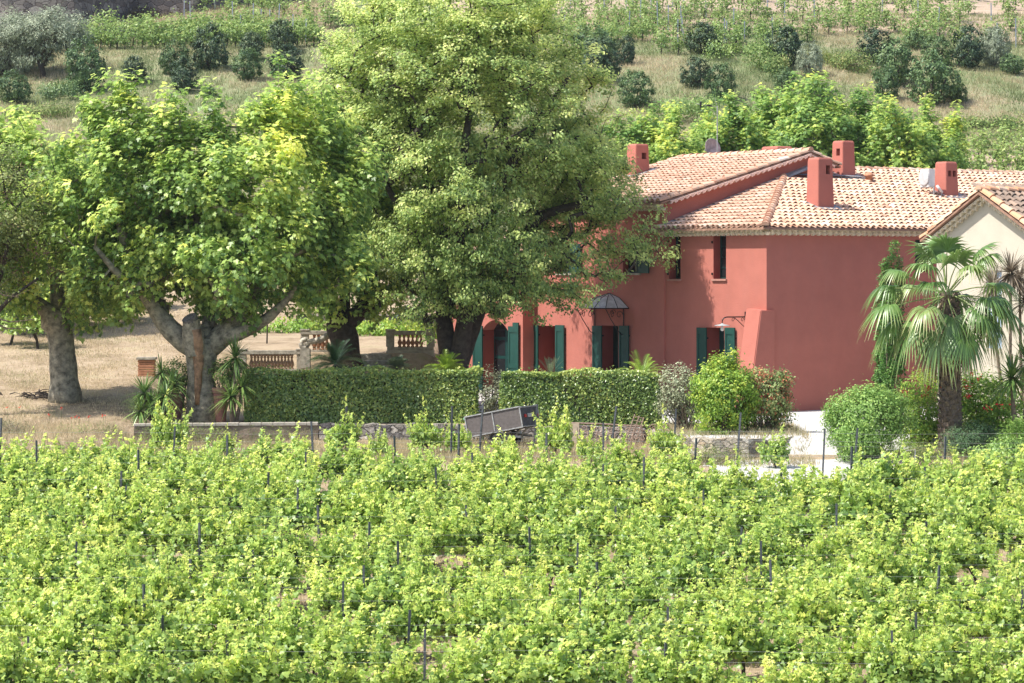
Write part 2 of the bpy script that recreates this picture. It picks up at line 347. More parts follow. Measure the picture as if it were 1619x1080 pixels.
def gridmesh(name, xs, ys, fn):
    X, Y = np.meshgrid(xs, ys); Z = fn(X, Y); V = np.stack([X, Y, Z], -1).reshape(-1, 3); nx = len(xs)
    i = np.arange(len(ys)-1)[:, None]*nx+np.arange(nx-1)[None]; i = i.ravel()
    return fast_mesh(name, V, np.stack([i, i+1, i+nx+1, i+nx], 1), None, True)
def groundmat(name, stops, s1, s2, bump=.6):
    m, t, b = newmat(name); N = t.nodes; L = t.links
    tc = N.new('ShaderNodeTexCoord')
    n1 = N.new('ShaderNodeTexNoise'); n1.inputs['Scale'].default_value = s1; n1.inputs['Detail'].default_value = 9; n1.inputs['Roughness'].default_value = .68
    n2 = N.new('ShaderNodeTexNoise'); n2.inputs['Scale'].default_value = s2; n2.inputs['Detail'].default_value = 6; n2.inputs['Roughness'].default_value = .7
    L.new(tc.outputs['Object'], n1.inputs[0]); L.new(tc.outputs['Object'], n2.inputs[0])
    mx = N.new('ShaderNodeMath'); mx.operation = 'MULTIPLY_ADD'; mx.inputs[1].default_value = .45; L.new(n2.outputs[0], mx.inputs[0])
    m3 = N.new('ShaderNodeMath'); m3.operation = 'MULTIPLY_ADD'; m3.inputs[1].default_value = .9; m3.inputs[2].default_value = -.18; L.new(n1.outputs[0], m3.inputs[0]); L.new(m3.outputs[0], mx.inputs[2])
    cr = N.new('ShaderNodeValToRGB'); e = cr.color_ramp.elements
    while len(e) < len(stops): e.new(.5)
    for i, (p, c) in enumerate(stops): e[i].position = p; e[i].color = (*c, 1)
    L.new(mx.outputs[0], cr.inputs[0]); L.new(cr.outputs[0], b.inputs['Base Color'])
    bp = N.new('ShaderNodeBump'); bp.inputs['Strength'].default_value = bump; bp.inputs['Distance'].default_value = .12
    L.new(n2.outputs[0], bp.inputs['Height']); L.new(bp.outputs[0], b.inputs['Normal'])
    b.inputs['Roughness'].default_value = .95; b.inputs['Specular IOR Level'].default_value = .1
    MATS[name] = m; return m
DIRT = groundmat('dry_earth', [(.3, (.15, .115, .07)), (.45, (.27, .205, .135)), (.56, (.36, .28, .195)), (.7, (.26, .23, .125))], .5, 5)
HILLM = groundmat('hill_grass', [(.28, (.08, .13, .05)), (.42, (.14, .18, .08)), (.52, (.20, .205, .115)), (.62, (.26, .215, .14)), (.74, (.31, .235, .165))], .12, 3)
SOIL = groundmat('vineyard_soil', [(.3, (.24, .18, .125)), (.5, (.34, .26, .19)), (.7, (.40, .32, .25))], .6, 5)
xs1 = np.concatenate([np.arange(-70, -14, 4), np.arange(-14, 20, .35), np.arange(20, 76, 4)])
ys1 = np.concatenate([np.arange(-20, 44, 4), np.arange(44, 112.01, .35)])
struct(link('ground', gridmesh('ground', xs1, ys1, g), DIRT))
xs2 = np.concatenate([np.arange(-170, -40, 5), np.arange(-40, 45, .8), np.arange(45, 175, 5)])
ys2 = np.concatenate([np.array([111.9]), np.arange(112.6, 205, .8), np.arange(205, 300, 5)])
struct(link('hillside', gridmesh('hillside', xs2, ys2, g), HILLM))
# bare vineyard soil strips laid on the hillside
def patch(name, poly_px, mat, lift=.03, step=.5, near=False):
    """sheet over the terrain whose outline is given as ground points (X, Y)"""
    xs = np.arange(min(p[0] for p in poly_px), max(p[0] for p in poly_px)+step, step)
    ys = np.arange(min(p[1] for p in poly_px), max(p[1] for p in poly_px)+step, step)
    def inside(X, Y):
        c = np.zeros(X.shape, bool); n = len(poly_px)
        for i in range(n):
            x1, y1 = poly_px[i]; x2, y2 = poly_px[(i+1) % n]
            cond = ((y1 > Y) != (y2 > Y))
            with np.errstate(divide='ignore', invalid='ignore'): xx = (x2-x1)*(Y-y1)/(y2-y1+1e-12)+x1
            c ^= cond & (X < xx)
        return c
    X, Y = np.meshgrid(xs, ys); Z = g(X, Y)+lift; V = np.stack([X, Y, Z], -1).reshape(-1, 3); nx = len(xs)
    ii = (np.arange(len(ys)-1)[:, None]*nx+np.arange(nx-1)[None]).ravel()
    cx = (X[:-1, :-1]+step/2).ravel(); cy = (Y[:-1, :-1]+step/2).ravel()
    jx = cx+.35*wob(cx*9, cy*9); jy = cy+.35*wob(cy*9, cx*9+5)
    k = inside(jx, jy); ii = ii[k]
    Fq = np.stack([ii, ii+1, ii+nx+1, ii+nx], 1)
    used, inv = np.unique(Fq, return_inverse=True)
    me = fast_mesh(name, V[used], inv.reshape(-1, 4), None, True)
    return struct(link(name, me, mat))
patch('courtyard', [(4.3, 79.6), (4.3, 73.9), (5.0, 72.8), (5.1, 69.8), (8.0, 68.6), (8.6, 67.8), (9.1, 67.8), (9.5, 70), (10.2, 73.4), (11.5, 75.0), (30, 75), (30, 105), (4.3, 105), (-2, 100), (-1, 80.6)], GRAVEL, .012, .15)
patch('vineyard_soil', [(-4, 160), (8, 161.5), (22, 163), (32, 160), (60, 158), (60, 200), (-4, 200)], SOIL, .04, .5)
_q = [hit(a, b, 125, 260) for a, b in [(120, 50), (250, 47), (500, 62), (520, 40), (500, 8), (280, 14), (130, 36)]]
patch('vineyard_soil', [(q.x, q.y) for q in _q], SOIL, .04, .5)
patch('vineyard_soil', [(14, 118), (45, 118), (45, 131), (14, 131)], SOIL, .04, .8)

# ------------------------------------------------------------------ houses
def wall(name, O, U, length, z0, z1, holes, mat, parent, depth=.3, ztop=None, rmat=None):
    """vertical wall from O along unit U; holes = (u0,u1,za,zb[,depth]); outward normal = U x Z; ztop(u) = sloping top"""
    O = Vector(O); U = Vector(U); Nn = U.cross(Vector((0,0,1)))
    m = MB(); us = sorted({0, length}|{h[i] for h in holes for i in (0, 1)}|({length*k/12 for k in range(13)} if ztop else set()))
    zs = sorted({z0, z1}|{h[i] for h in holes for i in (2, 3)})
    def pt(u, z, d=0): return O+U*u+Vector((0,0,z))-Nn*d
    for i in range(len(us)-1):
        for j in range(len(zs)-1):
            uc, zc_ = (us[i]+us[i+1])/2, (zs[j]+zs[j+1])/2
            if any(h[0] < uc < h[1] and h[2] < zc_ < h[3] for h in holes): continue
            a, b2 = zs[j], zs[j+1]; ta = tb = b2
            if ztop and j == len(zs)-2: ta, tb = ztop(us[i]), ztop(us[i+1])
            m.add([pt(us[i], a), pt(us[i+1], a), pt(us[i+1], tb), pt(us[i], ta)], [(0,1,2,3)])
    o = m.build(name, mat, parent)
    for h in holes:
        r = MB(); d = h[4] if len(h) > 4 else depth; a, b2, c, e = h[:4]
        r.add([pt(a,c), pt(a,e), pt(a,e,d), pt(a,c,d)], [(0,1,2,3)])
        r.add([pt(b2,c), pt(b2,c,d), pt(b2,e,d), pt(b2,e)], [(0,1,2,3)])
        r.add([pt(a,e), pt(b2,e), pt(b2,e,d), pt(a,e,d)], [(0,1,2,3)])
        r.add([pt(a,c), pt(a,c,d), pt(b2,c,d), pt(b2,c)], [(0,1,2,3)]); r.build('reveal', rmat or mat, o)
    return o
def tiles(m, O, E, S, nu, nv, pitch=.25, course=.34, keep=None, wide=1.0, seed=0, lift=.0):
    """barrel tiles on a plane: O origin at the eave, E along the eave, S up the slope (unit)"""
    rr = random.Random(seed); O = Vector(O); E = Vector(E).normalized(); S = Vector(S).normalized(); Nn = E.cross(S)
    if Nn.z < 0: Nn = -Nn
    K = 6
    for i in range(nu):
        for j in range(nv):
            u = (i+.5)*pitch; v = j*course
            if keep and not keep(u, v+course*.5): continue
            ju, jv, jn, ja = rr.gauss(0,.008), rr.gauss(0,.012), rr.gauss(0,.005), rr.gauss(0,.012)
            r1, r2 = pitch*.37*wide, pitch*.29*wide; rd = min(1, max(0, rr.gauss(.5, .17))); rd = rd if rd != .5 else .51
            vs = []
            for k in range(K+1):
                t = PI*k/K; x = math.cos(t); z = math.sin(t)
                vs.append(O+E*(u+ju+x*r1)+S*(v+jv)+Nn*(lift+.045+jn+z*r1*.95))
            for k in range(K+1):
                t = PI*k/K; x = math.cos(t); z = math.sin(t)
                vs.append(O+E*(u+ju+ja+x*r2)+S*(v+jv+course*1.22)+Nn*(lift+.012+jn+z*r2*.9))
            for k in range(K+1):
                t = PI*k/K; x = math.cos(t); z = math.sin(t)
                vs.append(O+E*(u+ju+x*(r1-.018))+S*(v+jv+.004)+Nn*(lift+.045+jn+z*(r1-.018)*.95))
            f = [(k, k+1, K+2+k, K+1+k) for k in range(K)]+[(k, 2*K+2+k, 2*K+3+k, k+1) for k in range(K)]
            m.add(vs, f, rd)
            # channel tile between the covers: a shallow strip whose lower lip steps down
            vs = [O+E*(u+pitch*.18)+S*v+Nn*(lift+.035), O+E*(u+pitch*.5)+S*v+Nn*(lift+.005), O+E*(u+pitch*.82)+S*v+Nn*(lift+.035),
                  O+E*(u+pitch*.18)+S*(v+course*1.02)+Nn*(lift+.02), O+E*(u+pitch*.5)+S*(v+course*1.02)+Nn*(lift-.012), O+E*(u+pitch*.82)+S*(v+course*1.02)+Nn*(lift+.02)]
            m.add(vs, [(0,1,4,3), (1,2,5,4)], max(0, rd-.12))
def ridge(m, A, B, r=.12, course=.36, seed=1, n=6):
    A = Vector(A); B = Vector(B); D = (B-A); L_ = D.length; D.normalize(); E = D.cross(Vector((0,0,1))).normalized(); Nn = E.cross(D); rr = random.Random(seed)
    k_ = int(L_/course)+1
    for j in range(k_):
        v = j*L_/k_; rd = min(1, max(0, rr.gauss(.45, .25)))+.001; vs = []
        for (vv, q, l) in ((v-.02, r, .03), (v+L_/k_*1.1, r*.8, 0.0)):
            for k in range(n+1):
                t = PI*k/n; vs.append(A+D*vv+E*math.cos(t)*q+Nn*(l+math.sin(t)*q-.02))
        f = [(k, k+1, n+2+k, n+1+k) for k in range(n)]+[tuple(range(n+1))]
        m.add(vs, f, rd)
def genoise(m, O, E, Nn, length, pitch=.235, rows=2, dz=.115, out=.13, slope=0, up=None):
    """rows of half-round tile ends set in mortar under an eave; O at top wall line, going down"""
    O = Vector(O); E = Vector(E).normalized(); Nn = Vector(Nn).normalized(); U = up or Vector((0,0,1))
    n = int(length/pitch)
    for r in range(rows):
        d = out*(rows-r); zt = -dz*r
        # slab over the row
        a = O+U*zt; b2 = a+E*length
        m.add([a+Nn*d, b2+Nn*d, b2+Nn*d-U*.025, a+Nn*d-U*.025], [(0,1,2,3)])
        m.add([a-U*.025, b2-U*.025, b2+Nn*d-U*.025, a+Nn*d-U*.025], [(0,1,2,3)])
        m.add([a, b2, b2+Nn*d, a+Nn*d], [(0,1,2,3)])
        for i in range(n):
            c = O+E*(i+.5+(.5 if r % 2 else 0))*pitch+U*(zt-.1)
            vs = []
            for (dd, q) in ((d+.015, .068), (d+.015, .046), (0, .068)):
                for k in range(6):
                    t = PI*k/5; vs.append(c+E*math.cos(t)*q*1.4+U*(math.sin(t)*q*1.1)+Nn*dd)
            f = [(k, k+1, 7+k, 6+k) for k in range(5)]+[(k, k+1, 13+k, 12+k) for k in range(5)]
            m.add(vs, f)
            # mortar wedge between arcs
            w0 = c+E*pitch*.5
            m.add([w0+E*-.05+U*.075+Nn*d, w0+E*.05+U*.075+Nn*d, w0+E*.012-U*.02+Nn*(d-.01), w0-E*.012-U*.02+Nn*(d-.01),
                   w0+E*-.05+U*.075, w0+E*.05+U*.075, w0+E*.012-U*.02, w0-E*.012-U*.02], [(0,1,2,3), (0,3,7,4), (1,5,6,2), (2,6,7,3)])
def bool_cut(o, cutters):
    me = MB()
    for c in cutters: me.box2(*c)
    cu = me.build('cutter', None); cu.parent = o.parent
    md = o.modifiers.new('b', 'BOOLEAN'); md.object = cu; md.operation = 'DIFFERENCE'; md.solver = 'EXACT'
    bpy.context.view_layer.update(); dg = bpy.context.evaluated_depsgraph_get()
    nm = bpy.data.meshes.new_from_object(o.evaluated_get(dg)); o.modifiers.clear(); o.data = nm; bpy.data.objects.remove(cu)
def frustum_ring(m, a0, a1, b0, b1, z, rings, rnd_=.04):
    pass
def chimney(name, a0, b0, wa, wb, z0, z1, holes, parent, top=.86, mat=None):
    """tapered rendered stack, soft top edges; front corner at (a0,b0) in house axes"""
    ca, cb = a0+wa/2, b0+wb/2; zz = [(z0, 1), (z0+(z1-z0)*.72, top+.02), (z1-.16, top), (z1-.06, top-.015), (z1-.02, top-.06), (z1, top-.13)]
    m = MB(); vs = []; n = 0
    for z, s in zz:
        ra, rb = wa/2*s, wb/2*s; q = .035
        ring = [(ra-q, -rb), (ra-q*.3, -rb+q*.3), (ra, -rb+q), (ra, rb-q), (ra-q*.3, rb-q*.3), (ra-q, rb), (-ra+q, rb), (-ra+q*.3, rb-q*.3), (-ra, rb-q), (-ra, -rb+q), (-ra+q*.3, -rb+q*.3), (-ra+q, -rb)]
        vs += [(ca+x, cb+y, z) for x, y in ring]
    k = 12; fs = []
    for i in range(len(zz)-1):
        for j in range(k): fs.append((i*k+j, i*k+(j+1) % k, (i+1)*k+(j+1) % k, (i+1)*k+j))
    fs.append(tuple(range(k-1, -1, -1))); fs.append(tuple((len(zz)-1)*k+j for j in range(k)))
    m.add(vs, fs); o = m.build(name, mat or RED, parent)
    cs = []
    for (u0, u1, za, zb) in holes: cs.append(((a0+u0, b0-.3, za), (a0+u1, b0+wb*.75, zb)))
    if cs: bool_cut(o, cs)
    return o

CW = P(1212, 655, 85); TH = math.radians(35)
tR = Vector((math.cos(TH), math.sin(TH), 0)); tL = Vector((-math.sin(TH), math.cos(TH), 0))
C0 = Vector((CW.x, CW.y, 0))
def hw(a, b, z): return C0+tR*a+tL*b+Vector((0,0,z))       # house axes to world
def bL(px, a=0):
    k = (px-CX)/F; return (C0.x+tR.x*a-k*(C0.y+tR.y*a))/(k*tL.y-tL.x)
def aR(px, b=0):
    k = (px-CX)/F; return (C0.x+tL.x*b-k*(C0.y+tL.y*b))/(k*tR.y-tR.x)
def zh(py, a, b): return PZ(py, (C0+tR*a+tL*b).y)

H = thing('country_house', 'two-storey red rendered country house with terracotta tiled roofs and green shutters', 'house', C0, TH)
SR = .33; ZE = 5.78                       # wing roof: slope and height over the wall line
B1 = 4.97                                 # where the wing meets the taller block
# wing: lit facade (along b) and shaded facade (along a)
EL = hw
def openL(x0, x1, y0, y1, a=0, d=.32): 
    b1, b0 = bL(x0, a), bL(x1, a); bm_ = (b0+b1)/2; return [b0, b1, zh(y1, a, bm_), zh(y0, a, bm_), d]
w1 = openL(1058, 1076, 371, 441, d=.30); w2 = openL(1128, 1148, 372, 441, d=.30); dr = openL(1116.5, 1145, 518, 0, d=.55); dr[2] = .0
def flip(h, L_): return (L_-h[1], L_-h[0], h[2], h[3], h[4])
LW = 5.2
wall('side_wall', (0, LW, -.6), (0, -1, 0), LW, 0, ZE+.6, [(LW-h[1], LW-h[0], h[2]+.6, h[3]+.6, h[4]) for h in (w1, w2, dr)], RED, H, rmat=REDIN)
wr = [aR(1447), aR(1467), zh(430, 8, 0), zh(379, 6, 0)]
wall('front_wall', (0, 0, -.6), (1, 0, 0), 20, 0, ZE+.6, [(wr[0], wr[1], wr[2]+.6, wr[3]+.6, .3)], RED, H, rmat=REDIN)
m = MB(); m.box2((wr[0], .3, wr[2]), (wr[1], .34, wr[3])); m.build('window', SHUTD, H)
wall('end_wall', (20, 0, -.6), (0, 1, 0), 12, 0, ZE+.6, [], RED, H, ztop=lambda u: ZE+.6+SR*min(u, 12-u))
wall('back_wall', (20, 12, -.6), (-1, 0, 0), 20.6, 0, ZE+.6, [], RED, H)
def window(h, a=0, bars=4, name='window'):
    """casement set deep in the reveal of the b-facade at plane a"""
    b0, b1, z0, z1, d = h; x = a+d-.03
    fr = MB(); t = .05
    fr.box2((x, b0, z0), (x+.06, b0+t, z1)); fr.box2((x, b1-t, z0), (x+.06, b1, z1)); fr.box2((x+.002, b0+t, z0), (x+.058, b1-t, z0+t)); fr.box2((x+.002, b0+t, z1-t), (x+.058, b1-t, z1))
    fr.box2((x+.004, (b0+b1)/2-.025, z0+t), (x+.056, (b0+b1)/2+.025, z1-t))
    for k in range(1, bars):
        z = z0+(z1-z0)*k/bars; fr.box2((x+.01, b0+t, z-.012), (x+.05, b1-t, z+.012))
    f = fr.build(name, SHUTD, H); gl = MB(); gl.box2((x+.03, b0+t*.5, z0+t*.5), (x+.04, b1-t*.5, z1-t*.5)); gl.build('pane', GLASS, f); return f
for hh in (w1, w2):
    f = window(hh); s = MB(); s.box2((-.06, hh[0]-.05, hh[2]-.07), (.12, hh[1]+.05, hh[2]-.003)); s.build('sill', TERRAP, f, bevel=.01)
    for zz_ in (hh[2]+.12, hh[3]-.25): s = MB(); s.box2((-.05, hh[1]+.02, zz_), (.0, hh[1]+.05, zz_+.07)); s.build('hinge', IRON, f)
def door_leaf(h, a, name='door', mat=None, glazed=False):
    b0, b1, z0, z1, d = h; x = a+d-.02; m = MB()
    m.box2((x, b0, z0), (x+.05, b1, z1)); o = m.build(name, mat or SHUTD, H)
    g2 = MB(); n = 2
    for i in range(n):
        for j in range(4):
            wb = (b1-b0)/n; hz = (z1-z0)/4
            g2.box2((x-.004, b0+i*wb+.07, z0+j*hz+.06), (x+.01, b0+(i+1)*wb-.07, z0+(j+1)*hz-.05))
    g2.build('pane' if glazed else 'panel', GLASS if glazed else SHUTD, o); return o
door_leaf(dr, 0)
def shutter(b0, b1, z0, z1, a, open_ang=0, notch=False):
    """louvre-less panelled shutter leaf lying against the facade, hinged at b0-or-b1"""
    t = .045; wd = b1-b0; m = MB(); st = .085; x0, x1 = a-.10, a-.10+t
    m.box2((x0, b0, z0), (x1, b0+st, z1)); m.box2((x0, b1-st, z0), (x1, b1, z1))
    zs = [z0, z0+(z1-z0)*.42, z1-.001]; hh = .16
    m.box2((x0+.002, b0+st, z0), (x1-.002, b1-st, z0+hh)); m.box2((x0+.002, b0+st, zs[1]-hh/2), (x1-.002, b1-st, zs[1]+hh/2)); m.box2((x0+.002, b0+st, z1-hh*1.3), (x1-.002, b1-st, z1))
    if notch: m.box2((x0+.001, b0, z1), (x1-.001, b0+wd*.55, z1+.13))
    m.box2((x0+.02, b0+st, z0+hh), (x1-.008, b1-st, z1-hh))
    o = m.build('shutter', SHUT, H)
    for z in (z0+.35, z1-.35):
        for q in ((b0+.02, b0+.06), (b1-.06, b1-.02)): s = MB(); s.box2((x1+.001, q[0], z), (a+.02, q[1], z+.05)); s.build('hinge', IRON, o)
    return o
def shut_px(x0, x1, y0, a=0, z0=.12, notch=False):
    b1, b0 = bL(x0, a-.1), bL(x1, a-.1); return shutter(b0, b1, z0, zh(y0, a, (b0+b1)/2), a, notch=notch)
shut_px(1101, 1116, 518); shut_px(1145.5, 1161, 518)
# buttress at the corner
m = MB(); zt = 3.16
vs = [(-.92, -.09, -.6), (.27, -.09, -.6), (.27, .62, -.6), (-.92, .62, -.6), (-.30, -.09, zt), (.27, -.09, zt), (.27, .62, zt+.05), (-.30, .62, zt+.05)]
m.add(vs, [(0,1,5,4), (1,2,6,5), (2,3,7,6), (3,0,4,7), (4,5,6,7), (0,3,2,1)]); m.build('buttress', RED, H, bevel=.025)
# wing roof
S1 = Vector((0, math.cos(math.atan(SR)), math.sin(math.atan(SR)))); S2 = Vector((math.cos(math.atan(SR)), 0, math.sin(math.atan(SR))))
OV = .36; cs = math.cos(math.atan(SR)); m = MB()
tiles(m, (-.36, -OV, ZE-SR*OV+.02), (1,0,0), S1, 86, 20, keep=lambda u, v: (u-.36 > v*cs-OV+.08) and (v*cs-OV < 6.05) and (u-.36 > 7.2 or v*cs-OV < B1-.05), seed=3)
tiles(m, (-OV, B1+.25, ZE-SR*OV+.02), (0,-1,0), S2, 22, 17, keep=lambda u, v: (B1+.25-u > v*cs-OV+.08) , seed=4)
ridge(m, (-OV-.03, -OV-.03, ZE-SR*OV+.07), (B1, B1, ZE+SR*B1+.07), .125, .33, 5)
ridge(m, (7.2, 6.02, ZE+SR*6+.07), (20.2, 6.02, ZE+SR*6+.07), .11, .4, 6)
m.build('roof', TILE, H)
m = MB(); th = .05
def slab(pts, t=.06): 
    n = len(pts); m.add([Vector(p) for p in pts]+[Vector(p)-Vector((0,0,t)) for p in pts], [tuple(range(n)), tuple(range(2*n-1, n-1, -1))]+[(i, n+i, n+(i+1) % n, (i+1) % n) for i in range(n)])
slab([(-OV, -OV, ZE-SR*OV+.015), (20.1, -OV, ZE-SR*OV+.015), (20.1, 6, ZE+SR*6+.015), (7.0, 6, ZE+SR*6+.015), (6, 6, ZE+SR*6+.015)])
slab([(-OV, -OV, ZE-SR*OV+.013), (6, 6, ZE+SR*6+.013), (6, 6.01, ZE+SR*6+.012), (-OV, 6.01, ZE-SR*OV+.012)])
slab([(6, 6, ZE+SR*6+.01), (20.1, 6, ZE+SR*6+.01), (20.1, 12.4, ZE-SR*.4+.01), (-.3, 12.4, ZE-SR*.4+.01)])
m.build('roof_bed', TILEBED, H)
m = MB(); genoise(m, (-.2, 0, ZE-.1), (1,0,0), (0,-1,0), 20.2); genoise(m, (0, B1+.2, ZE-.1), (0,-1,0), (-1,0,0), B1+.4)
m.build('eaves_cornice', MORTAR, H)
m = MB()
for t in (0, 1):
    pass
def strip(m, pts, wv, lift): 
    for i in range(len(pts)-1):
        a_, b_ = Vector(pts[i]), Vector(pts[i+1]); W = Vector(wv); m.add([a_, b_, b_+W, a_+W], [(0,1,2,3)])
m.add([(-.3, B1-.02, ZE-.1+.13), (6.0, B1-.02, ZE+SR*6.0+.13), (6.0, B1-.22, ZE+SR*6.0+.11), (-.3, B1-.22, ZE-.1+.11)], [(0,1,2,3)])
m.add([(-.3, B1-.2, ZE-.1+.112), (6.0, B1-.2, ZE+SR*6+.112), (6.0, B1-.26, ZE+SR*6+.02), (-.3, B1-.26, ZE-.1+.02)], [(0,1,2,3)])
m.add([(5.0, B1-.02, ZE+SR*5.0+.15), (8.2, B1-.02, ZE+SR*5.0+.15), (8.2, B1-.24, ZE+SR*4.9+.12), (4.8, B1-.24, ZE+SR*4.9+.12)], [(0,1,2,3)])
m.build('flashing', LEAD, H)
# taller block A
SA = .279; ZA = 6.62; AR, AB, BE = 5.92, 6.95, 11.6; AO = -.06; ZRA = ZA+SA*AR
d1 = openL(763, 803, 506, 0, AO, .5); d2 = openL(851, 877.5, 515, 0, AO, .5); d3 = openL(951, 977.5, 515, 0, AO, .5)
for d_ in (d1, d2, d3): d_[2] = 0.05
d2[4] = .9
wu1 = openL(985, 1012, 400, 432, AO, .25); wu2 = openL(880, 905, 400, 432, AO, .25); wu1[2] = wu2[2] = zh(432, 0, 8); wu1[3] = wu2[3] = zh(385, 0, 8)
BT = 17.2
ZM = 3.6
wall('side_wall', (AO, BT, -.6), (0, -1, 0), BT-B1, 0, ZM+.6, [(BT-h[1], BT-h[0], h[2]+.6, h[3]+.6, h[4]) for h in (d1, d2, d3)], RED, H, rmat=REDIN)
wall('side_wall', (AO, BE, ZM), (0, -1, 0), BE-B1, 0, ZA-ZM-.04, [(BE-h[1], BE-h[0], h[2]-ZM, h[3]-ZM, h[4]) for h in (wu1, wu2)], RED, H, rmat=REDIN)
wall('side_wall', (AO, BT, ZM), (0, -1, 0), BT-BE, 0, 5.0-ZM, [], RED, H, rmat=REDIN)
wall('gable_wall', (AO, B1, -.6), (1, 0, 0), AB-AO, 0, ZA+.6, [], RED, H, ztop=lambda u: ZA+.55+(SA*(u+AO) if u+AO < AR else SA*AR-.33*(u+AO-AR)))
wall('back_wall', (AB, B1, -.6), (0, 1, 0), BE-B1, 0, ZRA-.33*(AB-AR)+.56, [], RED, H)
wall('gable_wall', (AB, BE, ZM), (-1, 0, 0), AB-AO, 0, ZA-ZM, [], RED, H, ztop=lambda u: ZA-.05-ZM+(SA*(AB-u) if AB-u < AR else SA*AR-.33*(AB-u-AR)))
# segmental arch of the left french door
f_ = MB(); b0, b1, z0, z1, dd = d1; zs_ = z1-.36; K = 10; pts = []
for k in range(K+1):
    t = k/K; bb = b0+(b1-b0)*t; zz_ = zs_+.36*math.sin(PI*t)**.75; pts.append((bb, zz_))
for k in range(K):
    (ba, za), (bb, zb) = pts[k], pts[k+1]
    f_.add([(AO+.001, ba, za), (AO+.001, bb, zb), (AO+.001, bb, z1), (AO+.001, ba, z1)], [(0,1,2,3)])
    f_.add([(AO+.001, ba, za), (AO+.5, ba, za), (AO+.5, bb, zb), (AO+.001, bb, zb)], [(0,1,2,3)])
f_.build('door_arch', RED, H)
door_leaf(d1, AO, 'french_door', glazed=True); door_leaf(d3, AO)
m = MB(); m.box2((AO+.88, d2[0], d2[2]), (AO+.93, d2[1], d2[3])); m.build('door', REDIN, H)
for hh in (wu1, wu2):
    window(hh, AO); 
    zz_ = hh; shutter(zz_[0]-.55, zz_[0]-.03, zz_[2], zz_[3], AO)
    s = MB(); s.box2((AO-.06, hh[0]-.05, hh[2]-.06), (AO+.1, hh[1]+.05, hh[2]-.003)); s.build('window_sill', STONE, H)
shut_px(747, 762, 515, AO, notch=False); shut_px(803, 819, 516, AO, notch=True); shut_px(838, 850, 514, AO); shut_px(877.5, 891, 514, AO); shut_px(936, 950.5, 515, AO); shut_px(978, 993, 515, AO)
m = MB(); SAv = Vector((math.cos(math.atan(SA)), 0, math.sin(math.atan(SA)))); ca_ = math.cos(math.atan(SA))
tiles(m, (-OV, BE+.2, ZA-SA*OV+.02), (0,-1,0), SAv, 27, 20, keep=lambda u, v: v*ca_-OV < AR-.05, seed=7)
SAb = Vector((-math.cos(math.atan(.33)), 0, math.sin(math.atan(.33))))
tiles(m, (AB+.3, B1-.15, ZRA-.33*(AB+.3-AR)+.02), (0,1,0), SAb, 27, 9, keep=lambda u, v: v*.95 < AB+.3-AR, seed=8)
ridge(m, (AR, B1-.22, ZRA+.07), (AR, BE+.2, ZRA+.07), .115, .38, 9)
ridge(m, (-OV-.02, B1-.13, ZA-SA*OV+.05), (AR, B1-.13, ZRA+.05), .11, .5, 10)
ridge(m, (AB+.3, B1-.13, ZRA-.33*(AB+.3-AR)+.05), (AR, B1-.13, ZRA+.05), .11, .5, 11)
ridge(m, (-OV, BE+.13, ZA-SA*OV+.05), (AR, BE+.13, ZRA+.05), .11, .5, 12)
m.build('roof', TILE, H)
m = MB(); slab([(-OV, B1-.2, ZA-SA*OV+.015), (AR, B1-.2, ZRA+.015), (AR, BE+.2, ZRA+.015), (-OV, BE+.2, ZA-SA*OV+.015)]); slab([(AR, B1-.2, ZRA+.014), (AB+.3, B1-.2, ZRA-.33*(AB+.3-AR)+.014), (AB+.3, BE+.2, ZRA-.33*(AB+.3-AR)+.014), (AR, BE+.2, ZRA+.014)])
m.build('roof_bed', TILEBED, H)
m = MB(); genoise(m, (AO, BE, ZA-.1), (0,-1,0), (-1,0,0), BE-B1+.15)
m.build('eaves_cornice', MORTAR, H)
m = MB(); LG = math.hypot(AR, SA*AR); genoise(m, (0, B1, ZA-.03), (1, 0, SA), (0,-1,0), LG, pitch=.235, rows=1, dz=.1, out=.27)
genoise(m, (AB, B1, ZRA-.33*(AB-AR)-.07), (-1, 0, .33), (0,-1,0), math.hypot(AB-AR, .33*(AB-AR)), rows=1, dz=.1, out=.27)
m.build('verge_cornice', PINKM, H)
# low block B beyond
m = MB(); ZB = 5.02
tiles(m, (-OV, BT+.2, ZB-SA*OV+.02), (0,-1,0), SAv, 23, 16, seed=17); ridge(m, (5.2, BE, ZB+SA*5.2+.05), (5.2, BT+.2, ZB+SA*5.2+.05), .11, .4, 13)
m.build('roof', TILE, H)
m = MB(); slab([(-OV, BE+.01, ZB-SA*OV+.015), (5.2, BE+.01, ZB+SA*5.2+.015), (5.2, BT+.2, ZB+SA*5.2+.015), (-OV, BT+.2, ZB-SA*OV+.015)]); slab([(5.2, BE+.01, ZB+SA*5.2+.014), (9, BE+.01, ZB+.3), (9, BT+.2, ZB+.3), (5.2, BT+.2, ZB+SA*5.2+.014)])
m.build('roof_bed', TILEBED, H)
wall('gable_wall', (9, BT, -.6), (-1, 0, 0), 9-AO, 0, ZB+.6, [], RED, H, ztop=lambda u: ZB+.55+(SA*(9-u) if 9-u < 5.2 else SA*5.2-.33*(9-u-5.2)))
wall('back_wall', (9, BE, -.6), (0, 1, 0), BT-BE, 0, ZB+.8, [], RED, H)
m = MB(); genoise(m, (AO, BT, ZB-.1), (0,-1,0), (-1,0,0), BT-BE); m.build('eaves_cornice', MORTAR, H)
